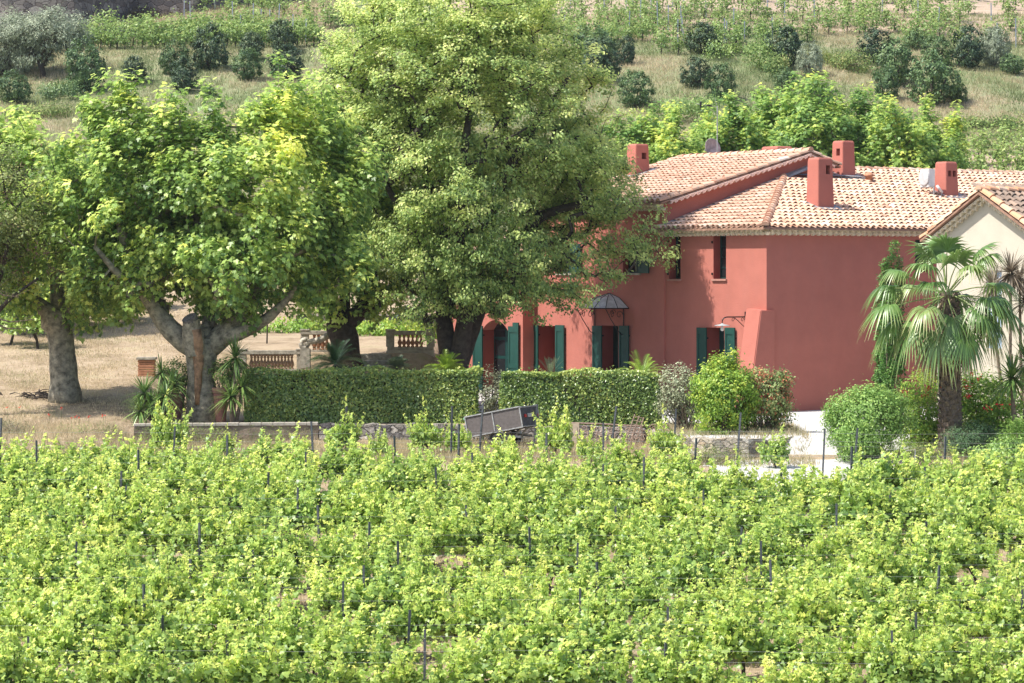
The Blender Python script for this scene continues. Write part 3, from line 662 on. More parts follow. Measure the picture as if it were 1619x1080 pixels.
# chimneys
def ch(a, b, wa, wb, zb, ztp, holes): 
    c = chimney('chimney', a, b, wa, wb, zb, ztp, holes, H); f = MB(); z = zb+.3
    f.add([(a-.12, b-.22, ZE+SR*(b-.22)+.13), (a+wa+.25, b-.22, ZE+SR*(b-.22)+.13), (a+wa+.25, b+wb, ZE+SR*(b+wb)+.13), (a-.12, b+wb, ZE+SR*(b+wb)+.13)], [(0,1,2,3)])
    return c, f
z_ = lambda a, b: ZE+SR*b
c, f = ch(3.32, 1.42, .70, .62, z_(0, 1.42)-.1, 7.94, [(.36, .54, 7.42, 7.70)]); f.build('flashing', LEAD, c)
c, f = ch(7.45, 4.9, .62, .62, z_(0, 4.9)-.3, 8.72, []); f.build('flashing', LEAD, c)
bool_cut(c, [((7.3, 5.08, 8.22), (7.9, 5.26, 8.46))])
c, f = ch(10.3, 2.95, .62, .62, z_(0, 3)-.2, 8.02, [(.14, .29, 7.52, 7.72), (.35, .50, 7.52, 7.72)]); f.build('flashing', LEAD, c)
zc1 = ZA+SA*3.3
c = chimney('chimney', 3.2, 10.7, .66, .6, zc1-.3, 8.72, [(.30, .50, 8.2, 8.42)], H)
f = MB(); f.add([(3.0, 10.5, ZA+SA*3.0+.14), (4.0, 10.5, ZA+SA*4+.14), (4.0, 11.4, ZA+SA*4+.14), (3.0, 11.4, ZA+SA*3+.14)], [(0,1,2,3)]); f.build('flashing', LEAD, c)
chimney('chimney', 6.9, 7.6, .75, .9, 7.4, 8.62, [], H, top=.95)
# small roof vent by the ridge chimney
m = MB(); m.lathe([(.12, 0), (.12, .14), (.17, .16), (.17, .2), (.1, .27), (.03, .3)], (8.35, 4.6, z_(0, 4.6)+.08)); m.build('roof_vent', TERRA, H, smooth=True)
# glass canopy over the third door
bc = (d3[0]+d3[1])/2; zc_ = zh(487, 0, bc); zp = zh(465, 0, bc)
cp = MB(); n = 9; apex = Vector((AO-.02, bc, zp+.03)); rim = []
for k in range(n): 
    t = PI*k/(n-1); rim.append(Vector((AO-.02-math.sin(t)*1.0, bc+math.cos(t)*1.05, zc_)))
fr = MB()
for k in range(n-1):
    ma_, mb_ = [apex.lerp(q, .52)+Vector((0,0,.10)) for q in (rim[k], rim[k+1])]; dz_ = Vector((0,0,.012))
    cp.add([apex, ma_, mb_, rim[k], rim[k+1], apex-dz_, ma_-dz_, mb_-dz_, rim[k]-dz_, rim[k+1]-dz_], [(0,1,2), (1,3,4,2), (7,6,5), (7,9,8,6), (3,8,9,4)])
    fr.tube([rim[k], rim[k+1]], .018, 6)
for k in range(n): fr.tube([apex, apex.lerp(rim[k], .52)+Vector((0,0,.10)), rim[k]], .013, 6)
can = cp.build('door_canopy', solid('frosted_glass', (.50, .50, .51), .25, var=.15), H); 
for sgn in (-1, 1):
    bb = bc+sgn*.78; pts = []
    fr.tube([(AO-.03, bb, zc_), (AO-.03, bb, zc_-.95)], .018, 6); 
    fr.tube([(AO-.03, bb, zc_-.9), (AO-.25, bb, zc_-.75), (AO-.55, bb, zc_-.35), (AO-.75, bb, zc_-.02)], .014, 6)
    for (cx_, cz_, r0) in ((AO-.2, zc_-.22, .15), (AO-.45, zc_-.13, .1)):
        fr.tube([(cx_+math.cos(t*.5)*r0*(1-t/16), bb, cz_+math.sin(t*.5)*r0*(1-t/16)) for t in range(15)], .010, 5)
    fr.tube([(AO-.5, bb+sgn*.0+math.cos(t*.5)*.11*(1-t/18), zc_-.2+math.sin(t*.5)*.16*(1-t/18)) for t in range(15)], .010, 5)
for bb in (bc-.3, bc+.3):
    fr.tube([(AO-.95, bb+math.cos(t*.5)*.13*(1-t/18), zc_-.15+math.sin(t*.5)*.13*(1-t/18)) for t in range(15)], .010, 5)
fr.build('canopy_frame', IRON, can)
# ---- things fixed on the house
bl = bL(1179); zl = zh(501, 0, bl)
L_ = thing('wall_lamp', 'enamel dish lamp with bare bulb on scrolled iron bracket by the corner buttress', 'lamp', hw(0, bl, zl), TH)
m = MB(); m.box2((-.03, -.02, -.42), (0, .02, .16)); m.tube([(-.02,0,.0), (-.75,0,.0), (-.85,0,-.02), (-.92,0,-.09), (-.93,0,-.2)], .02, 7)
m.tube([(-.02,0,-.32), (-.12,0,-.26), (-.3,0,-.12), (-.45,0,-.02)], .011, 6)
for cx_ in (-.13, -.5): m.tube([(cx_+math.cos(t*.5)*.07*(1-t/18), 0, -.09+math.sin(t*.5)*.07*(1-t/18)) for t in range(15)], .009, 5)
m.build('bracket', IRON, L_); m = MB(); m.lathe([(.02, .06), (.05, .04), (.23, -.0), (.24, -.015), (.22, -.012), (.04, .02)], (-.93, 0, -.25), 18); m.build('lamp_shade', solid('enamel', (.35, .38, .38), .35), L_, smooth=True)
m = MB(); m.lathe([(.025, 0), (.03, -.05), (.055, -.1), (.05, -.15), (.02, -.175)], (-.93, 0, -.25)); m.build('bulb', WHITEP, L_, smooth=True)
ac = thing('air_conditioner', 'white air conditioner unit with white hose beside the chimney with two openings', 'air conditioner', hw(9.75, 3.25, ZE+SR*3.25+.45), TH)
m = MB(); m.box((0, 0, .15), (.30, .42, .62)); m.build('casing', WHITEP, ac, bevel=.02)
m = MB(); m.lathe([(.24, 0), (.24, .015), (.2, .02)], (0, 0, 0), 20); o = m.build('fan_grille', solid('grey_grille', (.5, .5, .5), .6), ac); o.rotation_euler = (0, -PI/2, 0); o.location = (-.172, 0, .15)
m = MB(); m.tube([(.05, -.39, -.1), (.12, -.42, -.2), (.26, -.42, -.32), (.18, -.42, -.5), (0, -.42, -.6)], .045, 8); m.build('hose', WHITEP, ac, smooth=True)
m = MB(); m.box((0, .3, -.25), (.04, .04, .3)); m.box((0, -.3, -.25), (.04, .04, .3)); m.build('bracket', STEEL, ac)
pd = P(1128, 243, 97.4); ds = thing('satellite_dish', 'weathered greyish pink satellite dish behind the ridge of the red house', 'satellite dish', pd)
m = MB(); vs = []; n = 24
prof = [(0.0, 0), (.15, .02), (.3, .06), (.36, .09)]
m.lathe([(.001, 0), (.15, .02), (.3, .075), (.36, .11), (.355, .12), (.3, .085), (.15, .03), (.001, .01)], (0,0,0), 28)
o = m.build('dish', solid('weathered_dish', (.44, .36, .35), .8, var=.25, scale=6), ds, smooth=True); o.rotation_euler = (math.radians(78), 0, math.radians(38)); o.location = (-.1, -.1, .16)
m = MB(); m.tube([(0, .05, -.6), (0, .05, .2)], .025, 8); m.tube([(-.1, -.1, .0), (-.35, -.6, .1)], .015, 6); m.build('mount', STEEL, ds)
pa = P(1134, 243, 97.0); an = thing('tv_antenna', 'thin mast with small dark aerial parts rising above the ridge by the dish', 'antenna', pa)
zt_ = (243-168)/F*97
m = MB(); m.tube([(0,0,-.5), (0,0,zt_)], .022, 6); m.build('mast', STEEL, an)
m = MB(); m.tube([(.0,0,zt_-.02), (-.75, -.1, zt_+.08)], .01, 5); m.tube([(0,0,zt_), (-.1,0,zt_+.3)], .008, 5)
m.build('boom', STEEL, an); m = MB(); m.lathe([(.01, 0), (.09, .02), (.09, .05), (.01, .07)], (-.28, -.05, zt_-.01), 10); m.lathe([(.01, -.1), (.03, -.08), (.035, .1), (.01, .13)], (-.58, -.08, zt_+.04), 8); m.build('receiver', IRON, an)

# ---- cream house
CA = P(1560, 305, 80); zA = CA.z; HC = thing('cream_house', 'cream rendered house with tiled gable at the right edge behind the palm', 'house', (CA.x, CA.y, 0), TH)
SG = .56
wall('gable_wall', (0, 2.05, -.6), (0, -1, 0), 7.05, 0, zA+.6-1.3, [(2.05-.02, 2.05+.60, 2.15+.6, 4.35+.6, .12)], CREAM, HC, ztop=lambda u: zA+.6-.16-SG*abs(u-2.05))
wall('side_wall', (0, -5, -.6), (1, 0, 0), 12, 0, zA-SG*5+.5, [], CREAM, HC); wall('side_wall', (12, 2.05, -.6), (-1, 0, 0), 12, 0, zA-SG*2.05+.5, [], CREAM, HC)
m = MB(); cg = math.cos(math.atan(SG)); sg = math.sin(math.atan(SG))
tiles(m, (-.3, -5.3, zA-SG*5.3+.02), (1,0,0), Vector((0, cg, sg)), 48, 19, seed=21)
mb2 = m.build('roof', TILEB, HC)
m = MB(); ridge(m, (-.32, 0, zA+.08), (12, 0, zA+.08), .12, .38, 22); ridge(m, (-.22, -5.4, zA-SG*5.4+.06), (-.22, -.05, zA+.06), .12, .45, 23); ridge(m, (-.22, 2.4, zA-SG*2.4+.06), (-.22, .05, zA+.06), .12, .45, 24)
m.build('verge_tile', tilemat('orange_tile', [(0, (.38, .2, .12)), (.5, (.58, .31, .18)), (1, (.66, .45, .32))]), HC)
m = MB(); slab([(-.34, 0, zA+.012), (-.34, -5.3, zA-SG*5.3+.012), (12, -5.3, zA-SG*5.3+.012), (12, 0, zA+.012)]); slab([(-.34, 0, zA+.01), (12, 0, zA+.01), (12, 2.4, zA-SG*2.4+.01), (-.34, 2.4, zA-SG*2.4+.01)]); m.build('roof_bed', TILEBED, HC)
m = MB(); Lg = 4.1/cg; genoise(m, (0, 2.3, zA-SG*2.3-.08), (0, -1, SG), (-1,0,0), 2.3/cg, rows=2, out=.11, dz=.1); genoise(m, (0, -5.2, zA-SG*5.2-.08), (0, 1, SG), (-1,0,0), 5.2/cg, rows=2, out=.11, dz=.1)
m.build('verge_cornice', MORTAR, HC)
m = MB(); m.box2((.10, -.60, 2.15), (.13, .02, 4.35)); wn = m.build('window', solid('pale_blue_paint', (.42, .52, .66), .5, var=.15), HC)
m = MB(); m.box2((.07, -.31, 2.15), (.10, -.27, 4.35)); m.box2((.07, -.60, 3.2), (.098, .02, 3.24)); m.build('frame', WHITEP, wn)

# ------------------------------------------------------------------ vegetation builders
def ell(px, py, rx, ry, Y, rd=None):
    k = Y/F; return (PX(px, Y), Y, PZ(py, Y), rx*k, (rd if rd else rx*.85)*k if rd is None else rd, ry*k)
def sample_ells(E, n, shell=.5):
    """points inside a union of ellipsoids, biased towards the outer shell"""
    E = np.array([[e[0], e[1], e[2], e[3], e[4], e[5]] for e in E]); vol = (E[:, 3]*E[:, 4]*E[:, 5])**.8; pr = vol/vol.sum()
    out = []
    tot = 0
    while tot < n:
        k = RNG.choice(len(E), n, p=pr); d = nrm(RNG.normal(size=(n, 3))); r = RNG.random(n)**(1/3.0*shell)
        p = E[k, :3]+d*r[:, None]*E[k, 3:6]
        q = (((p[:, None, :]-E[None, :, :3])/E[None, :, 3:6])**2).sum(2); q = q.min(1)
        keep = (q > RNG.random(n)**2*.9)
        out.append(p[keep]); tot += keep.sum()
    return np.concatenate(out)[:n]
def seg_tubes(m, pos, par, rad, n=6):
    pos = np.asarray(pos); 
    for i in range(len(pos)):
        p = par[i]
        if p < 0: continue
        a, b = Vector(pos[p]), Vector(pos[i]); 
        if (b-a).length < 1e-4: continue
        k = n if rad[i] > .05 else (5 if rad[i] > .02 else 3)
        m.tube([a, b], [min(rad[p], rad[i]*1.35), rad[i]], k, cap=False)
def build_tree(root, ells, limbs, nclump, per, leaf, lsize, mat, bark, sig=.3, shell=.5, upw=.7, minr=.011, flat=.7, clr=.22, name=('trunk', 'crown'), extra=None, hole=0, sway=.12, ymix=None, pend=0, bough=14, bsig=(.42, .42, .34), sigz=None):
    """limbs: list of polylines [(x,y,z,r),...]; first is the trunk. crown: leaf clumps carried by grown branches"""
    pos = []; par = []; rad = []
    for lp in limbs:
        lp = [tuple(q) for q in lp]; prev = -1
        if pos:
            d = [((q[0]-lp[0][0])**2+(q[1]-lp[0][1])**2+(q[2]-lp[0][2])**2) for q in pos]; prev = int(np.argmin(d))
        for i in range(len(lp)-1):
            a, b = np.array(lp[i]), np.array(lp[i+1]); L_ = np.linalg.norm((b-a)[:3]); k = max(1, int(L_/.35))
            for j in range(0 if (i == 0 and prev < 0) else 1, k+1):
                q = a+(b-a)*j/k; w_ = .02*L_
                pos.append((q[0]+RNG.normal()*w_*.4, q[1]+RNG.normal()*w_*.4, q[2])); par.append(prev); rad.append(q[3]); prev = len(pos)-1
    nfix = len(pos)
    limb_ids = []
    for i in range(nfix):
        if limb_ids and limb_ids[-1][-1] == par[i] and i == limb_ids[-1][-1]+1: limb_ids[-1].append(i)
        else: limb_ids.append(([par[i]] if par[i] >= 0 else [])+[i])
    nb_ = max(8, int(nclump/bough)); bo = sample_ells(ells, nb_, shell); cl = bo[RNG.integers(0, nb_, nclump)]+RNG.normal(size=(nclump, 3))*np.array(bsig); base = np.array(limbs[0][-1][:3])
    cl = cl[np.argsort(np.linalg.norm(cl-base, axis=1))]
    cap = nfix+nclump*5+10; PA = np.zeros((cap, 3)); PA[:nfix] = pos; n = nfix; par = par+[0]*(cap-nfix); rb = np.linalg.norm(PA[:nfix]-base, axis=1); RB = np.zeros(cap); RB[:nfix] = rb
    i0 = max(0, int(len(limbs[0]))); zmin = limbs[0][-1][2]-.4
    fixok = np.array([p[2] > zmin for p in pos]); OK = np.ones(cap, bool); OK[:nfix] = fixok
    tips = []
    for c in cl:
        rc = np.linalg.norm(c-base); d = np.linalg.norm(PA[:n]-c, axis=1)+np.where(RB[:n] > rc, 1.5, 0)+np.where(OK[:n], 0, 50)
        k = int(np.argmin(d)); a = PA[k]; L_ = np.linalg.norm(c-a); st = int(min(5, max(1, round(L_/.45)))); prev = k
        bend = RNG.normal(size=3)*sway*L_+np.array([0, 0, .10*L_])
        for j in range(1, st+1):
            t = j/st; q = a+(c-a)*t+bend*math.sin(PI*t)
            if n >= cap: break
            PA[n] = q; par[n] = prev; RB[n] = np.linalg.norm(q-base); prev = n; n += 1
        tips.append(prev)
    cnt = np.zeros(n); 
    for t in tips: cnt[t] += 1
    for i in range(n-1, -1, -1):
        if i >= nfix and par[i] >= 0: cnt[par[i]] += cnt[i]
    R = np.zeros(n); R[:nfix] = rad; R[nfix:] = minr*np.maximum(cnt[nfix:n], 1)**.47
    m = MB()
    for ids in limb_ids:
        q = PA[ids].copy(); rs_ = [R[i] for i in ids]
        if ids[0] != 0 and len(rs_) > 1: rs_[0] = min(rs_[0], rs_[1])
        for _ in range(2): q[1:-1] = q[1:-1]*.5+(q[:-2]+q[2:])*.25
        kn = [r_*(1+RNG.normal()*.05) for r_ in rs_]
        m.tube([tuple(v) for v in q], kn, 12, cap=True)
    pr2 = [(-1 if i < nfix else par[i]) for i in range(n)]; seg_tubes(m, PA[:n], pr2, R, 8)
    if extra: extra(m)
    o1 = m.build(name[0], bark, root, smooth=True)
    # leaves
    ctr = cl.mean(0)
    cid = np.repeat(np.arange(len(cl)), per); off = RNG.normal(size=(len(cid), 3))*np.array([sig, sig, sigz or sig*flat])
    rr = np.linalg.norm(off, axis=1, keepdims=True); off = off*np.minimum(1, 2.2*sig/np.maximum(rr, 1e-6))
    Pn = cl[cid]+off; Pn[:, 2] -= pend*RNG.random(len(cid))*np.abs(RNG.normal(size=len(cid)))
    outw = nrm(Pn-ctr); Nn = nrm(off)*.45+outw*.35+np.array([0, 0, upw])+RNG.normal(size=Pn.shape)*.42
    crnd = RNG.normal(size=len(cl))*clr
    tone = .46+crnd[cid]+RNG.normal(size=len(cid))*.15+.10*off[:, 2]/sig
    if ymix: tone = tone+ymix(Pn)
    S = lsize*RNG.uniform(.65, 1.2, len(cid))
    T = outw+RNG.normal(size=Pn.shape)*.6+np.array([0, 0, -.5])
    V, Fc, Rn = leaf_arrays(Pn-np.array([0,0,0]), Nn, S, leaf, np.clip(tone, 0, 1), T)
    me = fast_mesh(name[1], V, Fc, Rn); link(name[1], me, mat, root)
    return PA[:n]
def local(E, O): return [(e[0]-O[0], e[1]-O[1], e[2]-O[2], e[3], e[4], e[5]) for e in E]
def lp(pts, Y, O):
    """limb from photo points: (px,py,r_px[,dY])"""
    out = []
    for p in pts:
        yy = Y+(p[3] if len(p) > 3 else 0); out.append((PX(p[0], yy)-O[0], yy-O[1], PZ(p[1], yy)-O[2], p[2]*Y/F))
    return out
def shrub_leaves(E, n, lsize, leaf, clump=40, sig=.12, shell=.45, upw=.35, outw=1.0, clr=.16, tone0=.45, topt=.18, rough=.5):
    nc = max(4, n//clump); cl = sample_ells(E, nc, shell); cid = RNG.integers(0, nc, n)
    off = RNG.normal(size=(n, 3))*sig; Pn = cl[cid]+off; E_ = np.array(E); ctr = (E_[:, :3]*E_[:, 3:4]).sum(0)/E_[:, 3].sum()
    ow = nrm(Pn-ctr); Nn = ow*outw+np.array([0, 0, upw])+RNG.normal(size=Pn.shape)*rough
    cr = RNG.normal(size=nc)*clr
    tone = tone0+cr[cid]+RNG.normal(size=n)*.14+topt*np.clip(off[:, 2]/sig, -1, 1)*.5
    return leaf_arrays(Pn, Nn, lsize*RNG.uniform(.6, 1.25, n), leaf, np.clip(tone, 0, 1), RNG.normal(size=Pn.shape)*.6+np.array([0,0,.6]))
def shrub(name, label, cat, E, n, lsize, leaf, mat, stems=6, group=None, twig=None, base=None, tone0=.45, **kw):
    O = base if base is not None else Vector((np.mean([e[0] for e in E]), np.mean([e[1] for e in E]), 0)); 
    if base is None: O.z = gz(O.x, O.y)
    r = thing(name, label, cat, O, 0, group); El = local(E, O)
    m = MB(); cc = sample_ells(El, stems*3, .8)
    for i, c in enumerate(cc):
        s = Vector((RNG.normal()*.08+c[0]*.15, RNG.normal()*.08+c[1]*.15, -.05)); e = Vector(c); mid = s.lerp(e, .5)+Vector((c[0]*.12, c[1]*.12, .05))
        m.tube([s, mid, e], [.022, .014, .006], 5, cap=False)
    m.build('stem', twig or TWIG, r)
    V, Fc, R = shrub_leaves(El, n, lsize, leaf, tone0=tone0, **kw)
    link('foliage', fast_mesh('foliage', V, Fc, R), mat, r); return r

# ------------------------------------------------------------------ the big trees
# tall pale tree in front of the house
O = Vector((PX(722, 86.5), 86.5, gz(PX(722, 86.5), 86.5)))
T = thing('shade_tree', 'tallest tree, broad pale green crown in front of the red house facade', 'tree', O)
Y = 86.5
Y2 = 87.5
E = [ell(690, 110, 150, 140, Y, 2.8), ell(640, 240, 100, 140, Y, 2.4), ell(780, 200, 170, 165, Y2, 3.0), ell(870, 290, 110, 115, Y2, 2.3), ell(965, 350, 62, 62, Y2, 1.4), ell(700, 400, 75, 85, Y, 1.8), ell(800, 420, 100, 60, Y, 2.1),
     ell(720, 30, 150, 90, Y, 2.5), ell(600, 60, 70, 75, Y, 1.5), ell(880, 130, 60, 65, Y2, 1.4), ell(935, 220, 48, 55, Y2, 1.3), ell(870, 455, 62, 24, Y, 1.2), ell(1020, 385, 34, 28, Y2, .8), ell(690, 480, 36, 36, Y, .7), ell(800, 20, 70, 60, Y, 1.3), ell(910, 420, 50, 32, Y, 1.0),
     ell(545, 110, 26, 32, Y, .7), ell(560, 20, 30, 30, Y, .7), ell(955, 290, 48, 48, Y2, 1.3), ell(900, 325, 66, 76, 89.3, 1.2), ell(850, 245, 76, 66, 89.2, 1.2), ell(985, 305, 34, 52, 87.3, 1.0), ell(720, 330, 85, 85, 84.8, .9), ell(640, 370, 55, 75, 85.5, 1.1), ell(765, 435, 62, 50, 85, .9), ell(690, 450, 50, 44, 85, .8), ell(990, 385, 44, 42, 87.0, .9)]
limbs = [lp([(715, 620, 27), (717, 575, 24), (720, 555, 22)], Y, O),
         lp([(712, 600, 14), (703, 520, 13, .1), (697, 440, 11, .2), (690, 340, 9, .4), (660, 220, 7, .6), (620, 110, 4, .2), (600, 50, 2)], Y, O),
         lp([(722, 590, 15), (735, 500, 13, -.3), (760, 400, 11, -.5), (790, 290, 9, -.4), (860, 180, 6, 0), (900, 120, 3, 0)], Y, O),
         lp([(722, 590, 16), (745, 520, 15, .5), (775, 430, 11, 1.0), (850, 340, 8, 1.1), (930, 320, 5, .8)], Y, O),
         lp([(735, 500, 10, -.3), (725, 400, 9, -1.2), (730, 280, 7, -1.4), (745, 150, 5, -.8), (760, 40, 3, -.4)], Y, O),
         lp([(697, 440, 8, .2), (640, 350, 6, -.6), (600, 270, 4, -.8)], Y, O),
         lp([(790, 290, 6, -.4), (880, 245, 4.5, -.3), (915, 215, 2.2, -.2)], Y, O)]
build_tree(T, local(E, O), limbs, 3500, 64, T_OVAL, .115, LINDEN, DARKB, sig=.17, shell=.6, upw=.55, minr=.008, flat=.6, clr=.13, pend=.04, bough=7, bsig=(.44, .44, .3), ymix=lambda q: .09*np.clip((q[:, 2]-6.2)/3.2, -1, 1))  # lit top and shaded base put into leaf tone, plus yellower new growth
# plane trees on the left
Y = 80.5; O = Vector((PX(318, Y), Y, gz(PX(318, Y), Y)))
T = thing('plane_tree', 'pollarded plane tree with a sawn-off limb stump on its trunk, left of the hedge', 'tree', O)
E = [ell(180, 290, 80, 80, Y, 1.9), ell(165, 390, 80, 66, Y, 1.7), ell(300, 330, 90, 78, Y, 2.1), ell(410, 300, 82, 95, Y, 2.1), ell(330, 430, 120, 50, Y, 2.0), ell(450, 390, 85, 75, Y, 1.8), ell(110, 330, 36, 50, Y, .9), ell(225, 462, 50, 26, Y, .8), ell(415, 462, 44, 24, Y, .7),
     ell(185, 190, 24, 55, Y, .5), ell(150, 205, 20, 45, Y, .5), ell(225, 195, 18, 50, Y, .5), ell(260, 215, 22, 55, Y, .5), ell(120, 235, 20, 40, Y, .5), ell(188, 135, 13, 20, Y, .35), ell(262, 165, 12, 22, Y, .3), ell(150, 165, 12, 22, Y, .3),
     ell(340, 225, 26, 50, Y, .6), ell(300, 240, 18, 36, Y, .5), ell(385, 190, 28, 50, Y, .6), ell(430, 170, 30, 36, Y, .6), ell(470, 190, 32, 55, Y, .7), ell(505, 230, 30, 55, Y, .7), ell(545, 260, 34, 62, Y, .9), ell(438, 148, 14, 14, Y, .3), ell(575, 330, 42, 66, Y, 1.1), ell(560, 400, 44, 45, Y, 1.0)]
limbs = [lp([(322, 668, 29), (319, 640, 25), (317, 600, 23), (318, 560, 25), (320, 535, 24)], Y, O),
         lp([(312, 560, 19), (285, 540, 16), (255, 505, 13), (228, 465, 11), (205, 410, 9, .3), (185, 330, 7, .5), (180, 230, 4, .4)], Y, O),
         lp([(330, 555, 20), (365, 520, 17), (395, 480, 15, .2), (420, 430, 12, .3), (440, 350, 8, .4), (440, 250, 5, .2)], Y, O),
         lp([(350, 535, 13), (390, 525, 10, -.4), (425, 505, 8, -.5), (450, 480, 6, -.6), (480, 440, 5, -.6)], Y, O),
         lp([(325, 545, 15), (335, 500, 12, .7), (330, 430, 9, .9), (310, 350, 7, .8), (300, 260, 4, .5)], Y, O),
         lp([(228, 465, 8), (190, 440, 6, -.7), (150, 390, 4, -.9)], Y, O)]
yel = lambda Pn: .36*np.exp(-(((Pn[:, 0]-(PX(460, 80.5)-O[0]))/1.0)**2+((Pn[:, 2]-(PZ(240, 80.5)-O[2]))/2.0)**2))
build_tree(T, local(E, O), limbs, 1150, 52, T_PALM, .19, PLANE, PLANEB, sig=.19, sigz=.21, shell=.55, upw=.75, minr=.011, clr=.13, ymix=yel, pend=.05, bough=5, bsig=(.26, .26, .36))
m = MB(); s0 = lp([(310, 560, 17, -.35), (305, 530, 17, -.45), (302, 505, 13, -.55)], Y, O)
m.tube([q[:3] for q in s0], [q[3] for q in s0], 14, cap=False); 
st = m.build('limb_stump', PLANEB, T, smooth=True)
e_ = Vector(s0[-1][:3]); m = MB(); m.tube([e_-Vector((0,0,.04)), e_+Vector((-.05, -.05, .06))], [s0[-1][3]*1.0, s0[-1][3]*.97], 14); m.build('cut_face', solid('weathered_cut', (.16, .15, .145), .9, var=.3, scale=15), st)
m = MB(); pts = [(309, 520, 9, -.62), (312, 545, 9.5, -.56), (314, 575, 8, -.44), (313, 610, 6, -.40), (312, 640, 4, -.42)]; q_ = lp(pts, Y, O); m.tube([q[:3] for q in q_], [q[3] for q in q_], 10); m.build('bare_wood', WOOD, T, smooth=True)

Y = 88; O = Vector((PX(548, Y), Y, gz(PX(548, Y), 88)))
T = thing('plane_tree', 'plane tree with dark forked trunk behind the dark cycad and the steps', 'tree', O)
E = [ell(545, 300, 85, 120, Y, 2.3), ell(520, 220, 55, 60, Y, 1.3), ell(590, 390, 50, 70, Y, 1.3), ell(500, 410, 65, 55, Y, 1.5), ell(560, 455, 60, 32, Y, 1.2), ell(470, 200, 45, 50, Y, 1.0), ell(555, 185, 35, 40, Y, .8)]
limbs = [lp([(553, 590, 26), (549, 560, 22), (547, 535, 21), (543, 515, 22)], Y, O),
         lp([(538, 520, 15), (520, 490, 12), (505, 450, 10), (500, 380, 7), (510, 280, 4)], Y, O),
         lp([(552, 520, 16), (575, 490, 13), (590, 460, 11), (585, 380, 7, .3), (560, 280, 4, .3)], Y, O), lp([(545, 515, 12), (545, 460, 9, .6), (540, 360, 6, .8)], Y, O)]
build_tree(T, local(E, O), limbs, 520, 50, T_PALM, .19, PLANE, DARKB, sig=.2, sigz=.22, shell=.55, upw=.75, minr=.012, clr=.14, pend=.05, bough=5, bsig=(.26, .26, .34))

Y = 83; O = Vector((PX(103, Y), Y, gz(PX(103, Y), Y)))
T = thing('plane_tree', 'plane tree with short thick mottled trunk standing on the dry earth at the left', 'tree', O)
E = [ell(60, 420, 90, 62, Y, 1.8), ell(175, 420, 60, 62, Y, 1.6), ell(110, 340, 90, 80, Y, 1.9), ell(40, 330, 60, 90, Y, 1.4), ell(20, 260, 60, 60, Y, 1.3), ell(150, 480, 60, 26, Y, 1.0)]
limbs = [lp([(104, 640, 28), (103, 620, 24), (98, 560, 21), (95, 520, 21), (92, 500, 24)], Y, O),
         lp([(85, 510, 14), (60, 475, 11, -.2), (25, 462, 9, -.4), (-10, 440, 7, -.5)], Y, O), lp([(105, 505, 15), (135, 480, 11), (165, 455, 8), (185, 400, 5)], Y, O), lp([(92, 500, 14), (90, 440, 10, .4), (70, 360, 6, .6), (45, 280, 4, .4)], Y, O)]
def ivy(m): pass
build_tree(T, local(E, O), limbs, 460, 50, T_PALM, .19, PLANE, PLANEB, sig=.2, sigz=.22, shell=.55, upw=.75, minr=.012, clr=.14, pend=.05, bough=5, bsig=(.26, .26, .32))

# judas tree with brown pods, far left
Y = 80; O = Vector((PX(-28, Y), Y, gz(PX(-28, Y), Y)))
T = thing('pod_tree', 'olive green tree hung with dark purple seed pods at the left edge', 'tree', O)
E = [ell(10, 350, 60, 80, Y, 1.1), ell(60, 410, 65, 45, Y, 1.0), ell(-40, 360, 60, 110, Y, 1.3), ell(30, 290, 30, 40, Y, .7), ell(110, 420, 34, 24, Y, .6)]
limbs = [lp([(-28, 690, 10), (-30, 600, 9), (-25, 520, 8)], Y, O), lp([(-25, 520, 6), (-5, 460, 4), (10, 400, 3), (25, 330, 2)], Y, O), lp([(-25, 520, 5), (10, 475, 3, -.3), (60, 440, 2, -.3)], Y, O), lp([(-25, 520, 5), (-50, 430, 3), (-45, 330, 2)], Y, O)]
build_tree(T, local(E, O), limbs, 260, 60, T_OVAL, .095, JUDAS, DARKB, sig=.17, shell=.6, upw=.6, minr=.009, clr=.15)
El = local(E, O); V, Fc, R = shrub_leaves(El, 1500, .12, T_THIN, clump=14, sig=.10, shell=.7, outw=.2, upw=0); link('seed_pods', fast_mesh('seed_pods', V, Fc, R), PURP, T)
m = MB()
for (x0, y0, x1, y1) in ((-20, 500, 55, 505), (-20, 505, 40, 520), (-20, 450, 30, 470)):
    a = P(x0, y0, Y-.8)-O; b = P(x1, y1, Y-.9)-O; q = a; m.tube([a, a.lerp(b, .5)+Vector((0,0,-.12)), b], [.03, .02, .008], 5)
    for k in range(6):
        c = a.lerp(b, .3+.12*k); m.tube([c, c+Vector((RNG.normal()*.2+.12, 0, RNG.normal()*.15+.05))], [.01, .004], 4)
m.build('bare_branch', TWIG, T)

